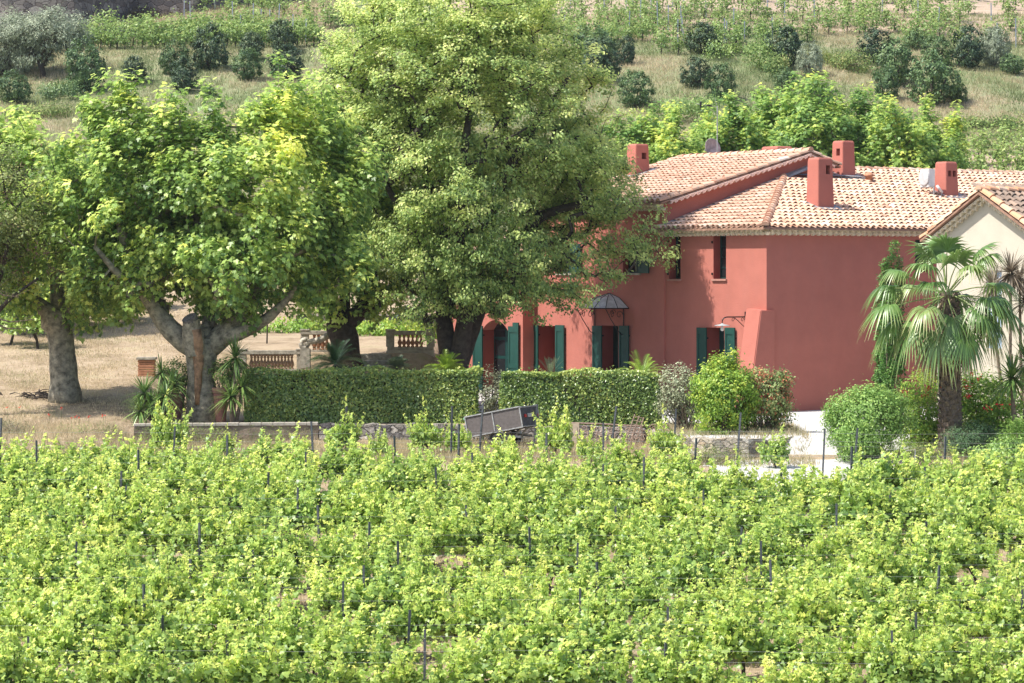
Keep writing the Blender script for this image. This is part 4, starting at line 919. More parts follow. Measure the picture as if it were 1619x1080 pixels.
# plane trees behind the roofs (three shapes, copied)
protos = []
for i in range(3):
    O = Vector((0, 0, 0)); T = thing('plane_tree', 'x', 'tree', O, 0, 'plane trees in a row behind the house roofs')
    E = [(0, 0, 5.6, 1.9, 1.8, 1.9), (.7, .2, 7.0, 1.0, 1.0, 1.2), (-.8, -.2, 6.7, 1.0, 1.0, 1.1), (0, 0, 4.2, 2.1, 1.9, 1.2), (RNG.normal()*.6, 0, 7.9, .6, .6, .8)]
    limbs = [[(0, 0, -.3, .26), (0, 0, 1.4, .2), (.05, 0, 2.6, .19)], [(0, 0, 2.5, .12), (-.7, .1, 4.2, .09), (-.8, 0, 6, .05)], [(0, 0, 2.5, .12), (.7, -.2, 4.1, .09), (.8, 0, 6.3, .05)], [(0, 0, 2.6, .11), (.1, .6, 4.5, .07), (0, .3, 6.6, .04)]]
    build_tree(T, E, limbs, 330, 44, T_PALM, .22, PLANEFAR, PLANEB, sig=.2, sigz=.23, shell=.5, upw=.75, minr=.013, clr=.16, bough=5, bsig=(.24, .24, .4))
    protos.append(T)
bgt = [(1000, 172, 110, 'leftmost plane tree behind the roofs, showing beside the left chimney'), (1055, 195, 109, 'plane tree behind the roofs just left of the satellite dish'),
       (1165, 170, 111, 'plane tree behind the roofs just right of the satellite dish mast'), (1240, 128, 113, 'tallest plane tree of the row behind the house roofs'), (1300, 150, 110, 'plane tree behind the roofs, above the tall front chimney'),
       (1365, 158, 112, 'plane tree behind the ridge, left of the air conditioner'), (1430, 165, 110, 'plane tree behind the ridge, directly above the air conditioner'), (1478, 178, 113, 'rightmost plane tree of the row, above the chimney with two openings'), (1108, 200, 112, 'low plane tree between the dish mast and the left chimney tree'), (1335, 175, 114, 'plane tree filling the gap above the tall ridge chimney'),
       (30, 205, 100, 'bright plane tree behind the left plane tree crown'), (-35, 215, 101, 'bright tree cut by the left picture edge behind the pod tree')]
for i, (x, y, Y, lab) in enumerate(bgt):
    X = PX(x, Y); z0 = gz(X, Y); h = PZ(y, Y)-z0; s = h/8.4; pos_ = (X, Y, z0)
    if i < 3: r = protos[i]; r.location = pos_; r.scale = (s,)*3; r.rotation_euler = (0, 0, i*2.1); r['label'] = lab
    else: r = dup(protos[i % 3], pos_, i*1.7, (s, s, s), lab)

# ------------------------------------------------------------------ grapevines
def vine_proto(seed, tall=1.0):
    global RNG
    RNG = np.random.default_rng(seed); r = thing('grapevine', 'x', 'grapevine')
    m = MB(); z1 = .46; lean = RNG.normal()*.1
    m.tube([(0,0,-.1), (lean*.5+.03, .03, z1*.5), (lean, 0, z1)], [.045, .035, .04], 6, cap=False)
    L = Leaves(); Ps = []; Ns = []; Ss = []; Ts = []; Rs = []
    for side in (-1, 1):
        m.tube([(lean, 0, z1), (lean+side*.2, 0, z1+.1), (lean+side*.45, 0, z1+.08)], [.03, .022, .015], 5, cap=False)
    for k in range(27):
        x0 = lean+RNG.uniform(-.55, .55); h = (RNG.uniform(.42, .85) if k < 23 else RNG.uniform(.9, 1.25))*tall; y0 = RNG.normal()*.06
        dx, dy = RNG.normal()*.22, RNG.normal()*.30; fl = RNG.uniform(-.1, .35)
        n = int(h/.026); t = np.linspace(.02, 1, n)
        c = np.stack([x0+dx*t+.04*np.sin(t*9+k), y0+dy*t**1.4+.05*np.cos(t*7+k), z1+.06+h*t-fl*h*t**3], 1)
        m.tube([tuple(c[0]), tuple(c[n//2]), tuple(c[-1])], [.008, .006, .003], 3, cap=False)
        a = RNG.random(n)*6.28; rad = RNG.uniform(.04, .15, n)*(1-.55*t); off = np.stack([np.cos(a)*rad, np.sin(a)*rad, RNG.normal(size=n)*.02], 1)
        Ps.append(c+off); Ns.append(off*3+np.array([-.15, -.1, .45])+RNG.normal(size=(n, 3))*.5); Ss.append((.155-.075*t**2)*RNG.uniform(.75, 1.15, n))
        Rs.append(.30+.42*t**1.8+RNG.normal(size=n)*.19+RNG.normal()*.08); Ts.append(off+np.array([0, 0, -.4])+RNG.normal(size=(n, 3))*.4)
    n = 190; c = np.stack([lean+RNG.uniform(-.6, .6, n), RNG.normal(size=n)*.24, z1-.06+RNG.random(n)*.55], 1)
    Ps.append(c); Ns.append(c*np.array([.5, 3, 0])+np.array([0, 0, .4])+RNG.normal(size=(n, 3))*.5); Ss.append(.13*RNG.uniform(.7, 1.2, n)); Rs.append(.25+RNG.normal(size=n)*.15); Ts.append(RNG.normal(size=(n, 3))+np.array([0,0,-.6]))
    m.build('trunk', DARKB, r)
    V, Fc, Rr = leaf_arrays(np.concatenate(Ps), np.concatenate(Ns), np.concatenate(Ss), T_VINE, np.clip(np.concatenate(Rs), 0, 1), np.concatenate(Ts))
    link('foliage', fast_mesh('foliage', V, Fc, Rr), VINE, r); return r
vp = [vine_proto(100+i, .92+.05*(i % 4)) for i in range(9)]; vused = [False]*9
RNG = np.random.default_rng(5); rv = random.Random(3)
def put_vine(X, Y, s, label, group, k=None, z=None):
    k = rv.randrange(9) if k is None else k; zz = gz(X, Y)-.02 if z is None else z
    rz = rv.gauss(0, .12)+(PI if rv.random() < .5 else 0); sx = s*rv.uniform(.92, 1.12)
    if not vused[k]:
        vused[k] = True; r = vp[k]; r.location = (X, Y, zz); r.rotation_euler = (0, 0, rz); r.scale = (sx, sx*1.1, s); r['label'] = label; r['group'] = group; return r
    return dup(vp[k], (X, Y, zz), rz, (sx, sx*1.1, s), label, group)
rows = [69.9-1.68*i for i in range(12)]
GV = 'grapevines in the foreground rows'
post0 = thing('vine_post', 'x', 'post'); m = MB(); m.box2((-.022, -.022, -.3), (.022, -.010, 1.42)); m.box2((-.022, -.0099, -.299), (-.012, .02, 1.419)); m.box2((.012, -.0099, -.299), (.022, .02, 1.419)); m.build('stake', POSTM, post0)
pfirst = True
def put_post(X, Y, label, group, h=1, tilt=0, z=None):
    global pfirst
    zz = gz(X, Y) if z is None else z
    if pfirst: r = post0; pfirst = False; r.location = (X, Y, zz); r['label'] = label; r['group'] = group; r.scale = (1, 1, h)
    else: r = dup(post0, (X, Y, zz), 0, (1, 1, h), label, group)
    r.rotation_euler = (rv.gauss(0, .02), tilt+rv.gauss(0, .025), rv.gauss(0, .3)); return r
def wires(X0, X1, Y, label, dz=(.62, .98, 1.2), y2=None):
    r = thing('trellis_wire', label, 'wire', (X0, Y, gz(X0, Y)), 0, 'trellis wires of the vineyard rows')
    for d in dz:
        m = MB(); k = max(2, int((X1-X0)/2.6)); pts = []
        for i in range(k+1):
            x = X0+(X1-X0)*i/k; y = Y+((y2 or Y)-Y)*i/k; pts.append((x-X0, y-Y, gz(x, y)-gz(X0, Y)+d+.02*math.sin(i*2.1+d*9)))
        m.tube(pts, .0024, 3); m.build('wire', STEEL, r)
nrow = len(rows)
for i, Y in enumerate(rows):
    hwid = 809.5/F*Y+.6; x = -hwid+rv.random()*.5; j = 0; rn = ORD[i]
    wires(-hwid-1, hwid+1, Y, 'three taut wires of the %s vine row counted from the back' % rn)
    skew = rv.uniform(-.003, .003)
    while x < hwid:
        px = CX+F*x/Y
        if i == 0 and (px > 1030 or px > 860 or (px > 470 and rv.random() < .45)): x += 1.0; continue
        if i == 1 and 1110 < px < 1325: x += 1.0; continue
        if i == 0 and px > 470: sc_ = .8
        elif i == 1 and px > 1325: sc_ = .82
        elif i == 2 and 1110 < px < 1325: sc_ = .85
        else: sc_ = 1
        if rv.random() < .012: x += 1.0; continue
        put_vine(x, Y+rv.gauss(0, .16), sc_*rv.uniform(.86, 1.16)*(.78 if i == 0 else .9 if i == 1 else 1), 'leafy grapevine, %s from left in the %s foreground row from the back' % (ORD[j], rn), GV); j += 1
        x += rv.uniform(.92, 1.14)
    x = -hwid+rv.random()*4; k = 0
    while x < hwid:
        px = CX+F*x/Y
        if (i == 0 and px > 1000) or (i == 1 and 1100 < px < 1420): x += 2; continue
        put_post(x, Y+.05, 'grey metal post, %s from left in the %s vine row from the back' % (ORD[k], rn), 'metal posts of the foreground vineyard', rv.uniform(.94, 1.12)); k += 1; x += rv.uniform(3.0, 5.0)
# the broken front row by the wall: single vines
solo = [(265, 735, 74.2, .95, 'tall thin grapevine in front of the stump-limbed plane tree'), (355, 735, 73.8, .5, 'small grapevine in front of the pink terracotta pot'), (540, 722, 74, .88, 'lone upright grapevine beside a post before the rubble wall'),
        (675, 716, 74.2, .86, 'lone leaning grapevine in front of the rubble wall, left of the trailer'), (727, 722, 74, .7, 'grapevine with brown stake just left of the trailer'), (880, 735, 73, .9, 'grapevine overlapping the tail of the trailer'),
        (930, 745, 71.8, .62, 'grapevine in front of the beige panel of the iron gates'), (1055, 742, 72, .85, 'grapevine by the scrolled right end of the rusty iron gates'), (1228, 748, 71.4, .75, 'rounded lone grapevine in front of the pale curved wall'),
        (800, 745, 72.6, .42, 'short grapevine in front of the trailer wheel'), (470, 740, 73.2, .5, 'small grapevine in front of the dark hedge'), (420, 742, 73.4, .42, 'very small grapevine left of the lone upright one'), (600, 740, 73.2, .5, 'low grapevine right of the lone upright one'), (980, 745, 71.4, .4, 'low grapevine under the iron gates')]
for (px, py, Y, s, lab) in solo:
    r = put_vine(PX(px, Y), Y, s, lab, 'single vines of the broken last row', z=gz(PX(px, Y), Y)-.3*s); r.scale = (s*.8, s*.9, s*1.22)
for k, (px, Y, t, lab) in enumerate([(758, 74.3, .12, 'leaning post in front of the grey trailer side'), (1165, 72, .06, 'tall post in front of the green shrub and pale wall'), (843, 73.8, .1, 'leaning post right of the trailer wheels'), (965, 73.4, .14, 'leaning post before the lattice of the iron gates'), (548, 73.9, 0, 'post beside the lone upright grapevine'),
        (1300, 69.6, .03, 'post at the edge of the white gravel track'), (1350, 69.8, .05, 'pale post in front of the round green bush'), (1065, 72.6, .04, 'post right of the scrolled gate end'), (713, 73.2, 0, 'post before the rubble wall left of the trailer')]):
    put_post(PX(px, Y), Y, lab, 'posts of the broken last vine row', .95, t)
# vines left behind the plane trees and on the right band behind the house
lv = [(15, 575, 97), (60, 580, 96), (100, 548, 100), (140, 530, 102), (35, 545, 101), (180, 525, 103), (205, 515, 104), (75, 520, 104), (10, 515, 105), (120, 505, 106.5), (225, 500, 106.5), (160, 500, 107.5)]
for k, (px, py, Y) in enumerate(lv): put_vine(PX(px, Y), Y, 1.35, 'gnarled vine on dry earth behind the leftmost trunk, %s nearest the camera' % ORD[k], 'vines behind the plane trees')
def far_vines(name, label, spots, h=1.2, n=130, posts=True, lsz=.17):
    L = Leaves(); m = MB()
    for (X, Y) in spots:
        z = gz(X, Y); s = h*rv.uniform(.65, 1.1); c = RNG.normal(size=(n, 3))*np.array([.21, .2, .25])*s+np.array([X, Y, z+.62*s]); 
        c[:, 2] = np.maximum(c[:, 2], z+.12)
        V, Fc, R = leaf_arrays(c, (c-np.array([X, Y, z+.6*s]))*1.5+np.array([0, 0, .5])+RNG.normal(size=(n, 3))*.5, lsz*RNG.uniform(.6, 1.2, n), T_VINE, np.clip(.35+.35*(c[:, 2]-z-.5)/s+RNG.normal(size=n)*.18, 0, 1)); L.add(V, Fc, R)
        m.tube([(X, Y, z-.1), (X+.05, Y, z+.5*s)], [.04, .03], 4, cap=False)
    o = L.build(name, VINEF); tag(o, label, 'vineyard', None, 'stuff'); o2 = m.build('vine_stems', DARKB); tag(o2, 'dark vine stems under the hillside vines', 'vine stems', None, 'stuff')
sp = []
for j in range(8):
    py = 80-j*11; px = 770+rv.random()*15
    while px < 1650:
        yy = py+9*math.sin(px*.007+1)+(14 if px > 1430 else 0)-(8 if px > 1250 else 0)
        if rv.random() < .74-(.3 if px > 1500 else 0): q = hit(px, yy, 130, 260); sp.append((q.x, q.y+rv.gauss(0, .1)))
        px += rv.uniform(17, 30)
far_vines('hill_vineyard', 'rows of grapevines on pale soil across the top right of the hillside', sp, 1.45, 170, lsz=.16)
sp = []
for j, (x0, x1, y) in enumerate([(480, 1640, 2)]): pass
for (xa, xb, ya, yb, nr) in [(120, 505, 80, 62, 3), (150, 560, 52, 22, 2), (360, 560, 48, 30, 2)]:
    for r_ in range(nr):
        t = r_/max(1, nr-1); py = ya+(yb-ya)*t; px = xa+rv.random()*10
        while px < xb:
            if rv.random() < (.95 if xa == 120 else .62): q = hit(px, py-6*(px-xa)/(xb-xa), 130, 230); sp.append((q.x, q.y))
            px += rv.uniform(14, 24)*(.62 if xa == 120 else 1)
far_vines('terrace_vineyard', 'terraced grapevine rows on the hillside at the top left', sp, 1.3)
sp = []
for j in range(6):
    Y = 119+j*2.3; x = PX(1450, Y)
    while x < PX(1660, Y): sp.append((x, Y+rv.gauss(0, .2))); x += rv.uniform(.8, 1.2)
far_vines('side_vineyard', 'bright vines in a band above the house roof at the right edge', sp, 1.5, 260, lsz=.16)
# hillside posts
hp = []
for k in range(34):
    px = rv.uniform(830, 1610); py = rv.uniform(2, 72); hp.append((px, py))
for (px, py) in [(98, 22), (168, 30), (186, 30), (222, 20), (291, 25), (301, 28), (368, 30), (380, 50), (463, 60), (483, 60), (400, 42), (412, 38), (426, 38), (340, 10), (362, 10), (440, 40), (655, 10)]: hp.append((px, py))
hp.sort(key=lambda q: q[0])
p1 = None
for k, (px, py) in enumerate(hp):
    q = hit(px, py+8, 120, 230); lab = 'pale vineyard stake on the upper hillside, %s counted from the left' % (ORD[k] if k < 30 else ('thirty-' if k < 39 else 'forty-')+(ORD[k-30] if k < 39 else ORD[max(0, k-40)]) if k != 39 else 'fortieth')
    if p1 is None:
        p1 = thing('hill_stake', lab, 'post', q, 0, 'stakes of the hillside vineyards'); m = MB(); m.box2((-.03, -.03, -.3), (.03, .03, 1.55)); m.box2((-.032, -.032, 1.5), (.032, .032, 1.56)); m.build('stake', POSTL, p1); p1.scale = (1, 1, rv.uniform(.8, 1.05))
    else: r = dup(p1, q, rv.random(), (1, 1, rv.uniform(.75, 1.1)), lab); r.rotation_euler = (rv.gauss(0, .04), rv.gauss(0, .04), 0)

# ------------------------------------------------------------------ hillside bushes and olives
RNG = np.random.default_rng(77)
def bush_proto(mat, leaf, lsz, n, seed, shape=1.0):
    r = thing('hill_bush', 'x', 'bush'); E = [(0, 0, .95*shape, .92, .9, .95*shape), (-.25, .1, .62, .72, .7, .62), (.3, -.05, .7, .68, .7, .7), (RNG.normal()*.2, 0, 1.35*shape, .5, .5, .5), (.45, .1, 1.1*shape, .4, .4, .4), (-.45, 0, 1.15*shape, .38, .4, .38)]
    V, Fc, R = shrub_leaves(E, n, lsz, leaf, clump=24, sig=.075, shell=.28, upw=.3, clr=.12, topt=.22, tone0=.42)
    link('foliage', fast_mesh('foliage', V, Fc, R), mat, r)
    m = MB()
    for k in range(5): a = k*1.3; m.tube([(0,0,-.1), (math.cos(a)*.25, math.sin(a)*.25, .4), (math.cos(a)*.45, math.sin(a)*.45, .9)], [.05, .035, .015], 5, cap=False)
    m.build('stem', DARKB, r); return r
bp = {'d': [bush_proto(BUSHD, T_OVAL, .13, 3800, i) for i in range(3)], 'g': [bush_proto(BUSHG, T_OVAL, .12, 3800, i) for i in range(2)], 'o': [bush_proto(OLIVE, T_THIN, .17, 5200, 1)]}
bu = {k: [0]*len(v) for k, v in bp.items()}
HB = [(333, 82, 30, 36, 'd', 'large round dark bush, biggest of the left hillside cluster'), (276, 97, 25, 27, 'g', 'dark green bush left of the biggest one in the left cluster'), (292, 124, 24, 27, 'd', 'dark round bush lowest in the left cluster'),
      (397, 77, 21, 22, 'd', 'dark bush behind the paler one, middle of the left hillside'), (391, 106, 24, 25, 'g', 'paler green round bush in the middle of the left hillside'), (446, 62, 24, 25, 'd', 'highest dark bush of the left hillside, near the vines'),
      (453, 104, 27, 28, 'd', 'dark round bush at the right of the left cluster, by the tall tree'), (213, 116, 20, 22, 'd', 'small dark bush just above the plane tree top'), (135, 112, 33, 42, 'g', 'tall mottled bush right of the olive trees'),
      (22, 144, 28, 26, 'g', 'green bush below the olive trees at the left edge'), (330, 147, 13, 10, 'g', 'tiny pale bush below the left cluster'), (530, 112, 16, 22, 'd', 'dark bush half hidden by the tall tree'),
      (938, 76, 38, 30, 'g', 'light green bush behind the dark one right of the tall tree'), (950, 102, 34, 36, 'd', 'big dark bush right beside the tall tree'), (991, 84, 15, 23, 'd', 'narrow dark bush right of the big dark one'), (1006, 147, 29, 30, 'g', 'dark green bush below, above the satellite dish'),
      (1110, 65, 29, 25, 'd', 'dark bush under the hillside vines in the centre'), (1100, 119, 25, 24, 'd', 'dark round bush left of the greyish one, centre'), (1139, 138, 25, 31, 'g', 'grey green bush behind the antenna'), (1237, 82, 31, 34, 'd', 'large dark bush left of the small olive'),
      (1281, 100, 21, 27, 'o', 'small silvery olive beside the large dark bush'), (1240, 130, 17, 20, 'g', 'small bush under the large dark bush'), (1294, 150, 24, 16, 'g', 'low bush just above the background plane trees'), (1384, 78, 30, 27, 'd', 'dark bush at the top of the right cluster'),
      (1416, 106, 36, 37, 'g', 'big green bush in the centre of the right cluster'), (1402, 138, 22, 26, 'g', 'small green bush at the foot of the right cluster'), (1448, 66, 20, 17, 'g', 'small light bush at the back of the right cluster'), (1482, 84, 26, 23, 'g', 'dark green bush between the big green one and the olives'),
      (1478, 132, 42, 42, 'g', 'largest and lowest bush of the right cluster'), (1530, 82, 28, 34, 'd', 'dark bush left of the silvery olive in the right cluster'), (1571, 80, 28, 32, 'o', 'silvery olive bush at the right of the cluster'), (1600, 105, 20, 16, 'g', 'low pale bush right of the silvery olive'),
      (1515, 150, 16, 15, 'g', 'low scrub right of the lowest bush')]
for (px, py, rx, ry, k, lab) in HB:
    q = hit(px, py+ry*.8, 118, 230); s = rx*q.y/F/.95; sz = ry*q.y/F/.95; i = rv.randrange(len(bp[k])); gp = 'bushes on the dry hillside'
    if not bu[k][i]: r = bp[k][i]; bu[k][i] = 1; r.location = q; r['label'] = lab; r['group'] = gp
    else: r = dup(bp[k][i], q, 0, None, lab, gp)
    r.scale = (s, s, sz); r.rotation_euler = (0, 0, rv.random()*6.28); 
    if k == 'o': r['category'] = 'olive tree'
for kk in bp:
    for i, f_ in enumerate(bu[kk]):
        if not f_:
            for c_ in list(bp[kk][i].children): bpy.data.objects.remove(c_)
            bpy.data.objects.remove(bp[kk][i])
# two olive trees top left
for (px, base, cx, cy, rx, ry, lab) in [(68, 122, 75, 62, 55, 42, 'silvery olive tree with dark forked trunk at the upper left'), (5, 120, 8, 72, 48, 44, 'silvery olive tree at the left edge of the hillside')]:
    q = hit(px, base, 118, 230); Y = q.y; O = q; T = thing('olive_tree', lab, 'olive tree', O, 0, 'olive trees at the upper left')
    E = [ell(cx-20, cy, rx*.6, ry*.85, Y, 1.4), ell(cx+22, cy+2, rx*.6, ry*.8, Y, 1.3), ell(cx, cy-14, rx*.6, ry*.65, Y, 1.3), ell(cx+38, cy-4, rx*.35, ry*.5, Y, .9), ell(cx-30, cy+18, rx*.4, ry*.5, Y, 1)]
    limbs = [lp([(px, base+4, 5.5), (px+1, base-18, 4.5)], Y, O), lp([(px+1, base-18, 3.5), (px-18, base-38, 2.5), (px-25, base-60, 1.5)], Y, O), lp([(px+1, base-18, 3.5), (px+15, base-45, 2.5), (px+22, base-65, 1.5)], Y, O)]
    build_tree(T, local(E, O), limbs, 320, 70, T_THIN, .20, OLIVE, DARKB, sig=.22, shell=.45, upw=.5, minr=.01, clr=.16)

# ------------------------------------------------------------------ grass on the hill, weeds and dry grass near the wall
def blades(name, label, cat, pts, h, wd, mat, per=5, spread=.12, tone=None, lean=.35):
    n = len(pts)*per; b = np.repeat(np.asarray(pts), per, 0); b = b+np.concatenate([RNG.normal(size=(n, 2))*spread, np.zeros((n, 1))], 1); b[:, 2] = g(b[:, 0], b[:, 1])-.02
    H_ = h*RNG.uniform(.5, 1.3, n); d = np.concatenate([RNG.normal(size=(n, 2))*lean, np.ones((n, 1))], 1); d = nrm(d)
    a = RNG.random(n)*PI; sx = np.stack([np.cos(a), np.sin(a)*.4, np.zeros(n)], 1)*(wd*RNG.uniform(.6, 1.3, n))[:, None]
    V = np.stack([b-sx, b+sx, b+d*H_[:, None]], 1).reshape(-1, 3); Fc = np.arange(n*3).reshape(-1, 3)
    tn = np.repeat(tone, per) if tone is not None else np.full(n, .55); R = np.repeat(np.clip(tn+RNG.normal(size=n)*.15, 0, 1), 3)
    o = link(name, fast_mesh(name, V, Fc, R), mat); return tag(o, label, cat, None, 'stuff')
n = 60000; Yp = RNG.uniform(112, 172, n); Xp = RNG.uniform(-1, 1, n)*(Yp*.2)
tone = .32+.5*wob(Xp*2.2, Yp*2.2)+.16*wob(Xp*9, Yp*9+3)
keep = ~((Yp < 131.5) & (Xp > PX(1455, Yp))) 
blades('hill_grass', 'dry straw and green grass covering the hillside slope', 'grass', np.stack([Xp, Yp, Xp*0], 1)[keep], .30, .018, DRYG, 7, .18, tone[keep], .55)
n = 9000; Yp = RNG.uniform(172, 190, n); Xp = RNG.uniform(PX(0, Yp), PX(560, Yp)); blades('terrace_grass', 'thin dry grass on the upper left terraces', 'grass', np.stack([Xp, Yp, Xp*0], 1), .35, .022, DRYG, 4, .2, .6+.3*wob(Xp*2, Yp*2))
n = 16000; Yp = RNG.uniform(71.6, 78.2, n); Xp = RNG.uniform(-1, 1, n)*Yp*.19; k = ~((Xp > 7.8) & (Xp < 11.3)); blades('dry_grass', 'dry straw grass between the last vine row and the low walls', 'grass', np.stack([Xp, Yp, Xp*0], 1)[k], .22, .010, DRYG, 4, .07, (.62+.2*wob(Xp*5, Yp*5))[k])
n = 14000; Yp = RNG.uniform(77, 108, n); Xp = RNG.uniform(PX(-10, Yp), PX(300, Yp)); kk = RNG.random(n) < .25+.6*(wob(Xp*4, Yp*4) > .1); blades('field_grass', 'sparse dry grass on the bare earth at the left', 'grass', np.stack([Xp, Yp, Xp*0], 1)[kk], .13, .010, DRYG, 5, .1, (.6+.25*wob(Xp*5, Yp*5))[kk], .6)
n = 9000; Yp = RNG.uniform(50, 71, n); Xp = RNG.uniform(-1, 1, n)*Yp*.19; blades('vineyard_weeds', 'dry weeds on the soil under the foreground vines', 'weeds', np.stack([Xp, Yp, Xp*0], 1), .16, .010, DRYG, 4, .1, .55+.2*wob(Xp*5, Yp*5))

# ------------------------------------------------------------------ garden terrace: balustrades, steps, walls
RNG = np.random.default_rng(21)
def baluster_mesh(h=.52):
    m = MB(); k = h/.52
    m.lathe([(.06, 0), (.06, .04*k), (.035, .05*k), (.045, .08*k), (.075, .16*k), (.07, .22*k), (.035, .32*k), (.03, .38*k), (.05, .42*k), (.035, .44*k), (.055, .48*k), (.055, .52*k)], n=10); return m
def balustrade(label, A, B, h, nb, posts=(0, 1), wallh=0, rail=.13, mat=STONE, bmat=TERRA, panel=None):
    A, B = Vector(A), Vector(B); D = B-A; L_ = D.length; rz = math.atan2(D.y, D.x); r = thing('balustrade', label, 'balustrade', A, rz)
    m = MB(); m.box2((-.14, -.15, h-rail), (L_+.14, .15, h)); m.build('top_rail', mat, r, bevel=.02)
    m = MB(); m.box2((-.1, -.14, wallh-.02), (L_+.1, .14, wallh+.09)); m.build('plinth', mat, r, bevel=.015)
    if wallh > 0: m = MB(); m.box2((-.12, -.17, -.4), (L_+.12, .17, wallh-.022)); m.build('base_wall', STONEW, r)
    for t in posts:
        m = MB(); x = L_*t; m.box2((x-.13, -.13, wallh+.092), (x+.13, .13, h-rail-.002)); m.box2((x-.16, -.16, h-.002-rail*.0), (x+.16, .16, h+.05)); m.build('pier', mat, r, bevel=.012)
    bm_ = baluster_mesh(h-rail-wallh-.092); first = None
    for i in range(nb):
        x = .24+(L_-.48)*(i+.5)/nb
        if first is None: first = bm_.build('baluster', bmat, r, smooth=True); o = first
        else: o = first.copy(); C.objects.link(o)
        o.parent = r; o.location = (x, 0, wallh+.09)
    return r
Y = 90.2
a = P(617, 560, Y); b = P(681, 560, Y); zb = PZ(583, Y)-.2
r = balustrade('stone balustrade of terracotta balusters on a pale rendered wall, right of the steps', (a.x, Y, zb), (b.x, Y, zb), PZ(523, Y)-zb, 6, wallh=PZ(553, Y)-zb)
a = P(482, 560, Y+.4); b = P(532, 560, Y+.4)
balustrade('upper stone balustrade partly hidden by the dark forked plane trunk', (a.x, Y+.4, 1.72), (b.x, Y+.4, 1.72), PZ(523, Y+.4)-1.72, 4)
Y = 88.6; a = P(383, 560, Y); b = P(476, 560, Y); zb = PZ(583, Y)
balustrade('long low balustrade with dark weathered rail behind the left end of the hedge', (a.x, Y, zb-.1), (b.x, Y, zb-.1), PZ(554, Y)-zb+.1, 13, mat=STONE, bmat=solid('dull_terracotta', (.36, .24, .16), .9, var=.2))
m = MB(); a = P(480, 560, 88.2); pts = []
for t in range(16): pts.append((a.x+.05+math.cos(1.2+t*.42)*.17*(1-t/22), 88.2, PZ(545, 88.2)+math.sin(1.2+t*.42)*.17*(1-t/22)))
r = thing('stone_scroll', 'carved stone scroll volute ending the stair wall beside the dark cycad', 'stone scroll', (a.x, 88.2, 0)); 
m.tube([(p[0]-a.x, 0, p[2]) for p in pts], .075, 8); m.build('volute', STONE, r, smooth=True)
m = MB(); m.tube([(.15, 0, PZ(541, 88.2)), (.5, 0, PZ(538, 88.2)), (.95, .1, PZ(526, 88.2)), (1.2, .2, PZ(524, 88.2))], [.09, .10, .12, .1], 8); m.build('coping', STONE, r, smooth=True)
m = MB(); m.box2((-.1, -.12, PZ(583, 88.2)), (.22, .12, PZ(551, 88.2))); m.build('pier', STONE, r, bevel=.02)
# steps
Y = 88.9; X0, X1 = PX(560, Y), PX(612, Y); r = thing('garden_steps', 'weathered stone steps between the forked plane trunk and the balustrade wall', 'steps', ((X0+X1)/2, Y, 0))
for i, (yt, yb) in enumerate([(560, 570), (570.5, 578), (578.5, 590)]):
    Yi = 89.6-i*.42; k = MB(); k.box2((-(X1-X0)/2-.1+.0*i, 0, PZ(yb+3, Yi)-(0 if i < 2 else 1.0)), ((X1-X0)/2+.1+i*.12, .42+ (2-i)*.0, PZ(yt, Yi))); o = k.build('step', STONE, r, bevel=.015); o.location = (0, Yi-Y, 0)
# gravelly ledge wall holding the upper terrace
def wallthing(name, label, cat, pts, th, z0, z1, mat, cap=None, jitter=.03):
    """solid wall following ground points"""
    r = thing(name, label, cat, (pts[0][0], pts[0][1], 0)); m = MB(); n = len(pts); O_ = Vector((pts[0][0], pts[0][1], 0)); P2 = []
    dense = []
    for i in range(n-1):
        a, b = Vector((*pts[i], 0)), Vector((*pts[i+1], 0)); k = max(1, int((b-a).length/.3))
        for j in range(k): dense.append(a.lerp(b, j/k))
    dense.append(Vector((*pts[-1], 0)))
    vs = []
    for i, p in enumerate(dense):
        t = (dense[min(i+1, len(dense)-1)]-dense[max(i-1, 0)]).normalized(); nn = Vector((-t.y, t.x, 0)); f = i/(len(dense)-1)
        za = (z0[0]+(z0[1]-z0[0])*f); zb = (z1[0]+(z1[1]-z1[0])*f)+RNG.normal()*jitter; jj = RNG.normal()*.012; q = p-O_
        vs += [q-nn*(th/2+.03+jj)+Vector((0,0,za)), q-nn*(th/2+jj)+Vector((0,0,zb)), q+nn*(th/2)+Vector((0,0,zb+RNG.normal()*.01)), q+nn*(th/2+.03)+Vector((0,0,za))]
    fs = []
    for i in range(len(dense)-1): 
        for j in range(4): fs.append((i*4+j, (i+1)*4+j, (i+1)*4+(j+1) % 4, i*4+(j+1) % 4))
    fs += [(3, 2, 1, 0), tuple((len(dense)-1)*4+j for j in range(4))]
    m.add(vs, fs); m.build('wall', mat, r)
    if cap:
        m = MB()
        for i in range(len(dense)-1):
            a, b = dense[i]-O_, dense[i+1]-O_; f = i/(len(dense)-1); zb = (z1[0]+(z1[1]-z1[0])*f)+.02
            d = b-a; M = Matrix.Rotation(math.atan2(d.y, d.x), 3, 'Z'); m.box((a+b)/2+Vector((0,0,zb+.02)), (d.length*.98, th+.06, .07+RNG.random()*.015), M)
        m.build('coping', cap, r, bevel=.008)
    return r
wallthing('stone_wall', 'rough grey rubble retaining wall below the dark hedge, left of the trailer', 'wall', [(PX(505, 78.7), 78.7), (PX(640, 78.7), 78.7), (PX(760, 78.6), 78.6), (PX(900, 78.4), 78.4), (PX(1020, 77.8), 77.8)], .36, (-1.0, -1.0), (.05, .0), STWALL)
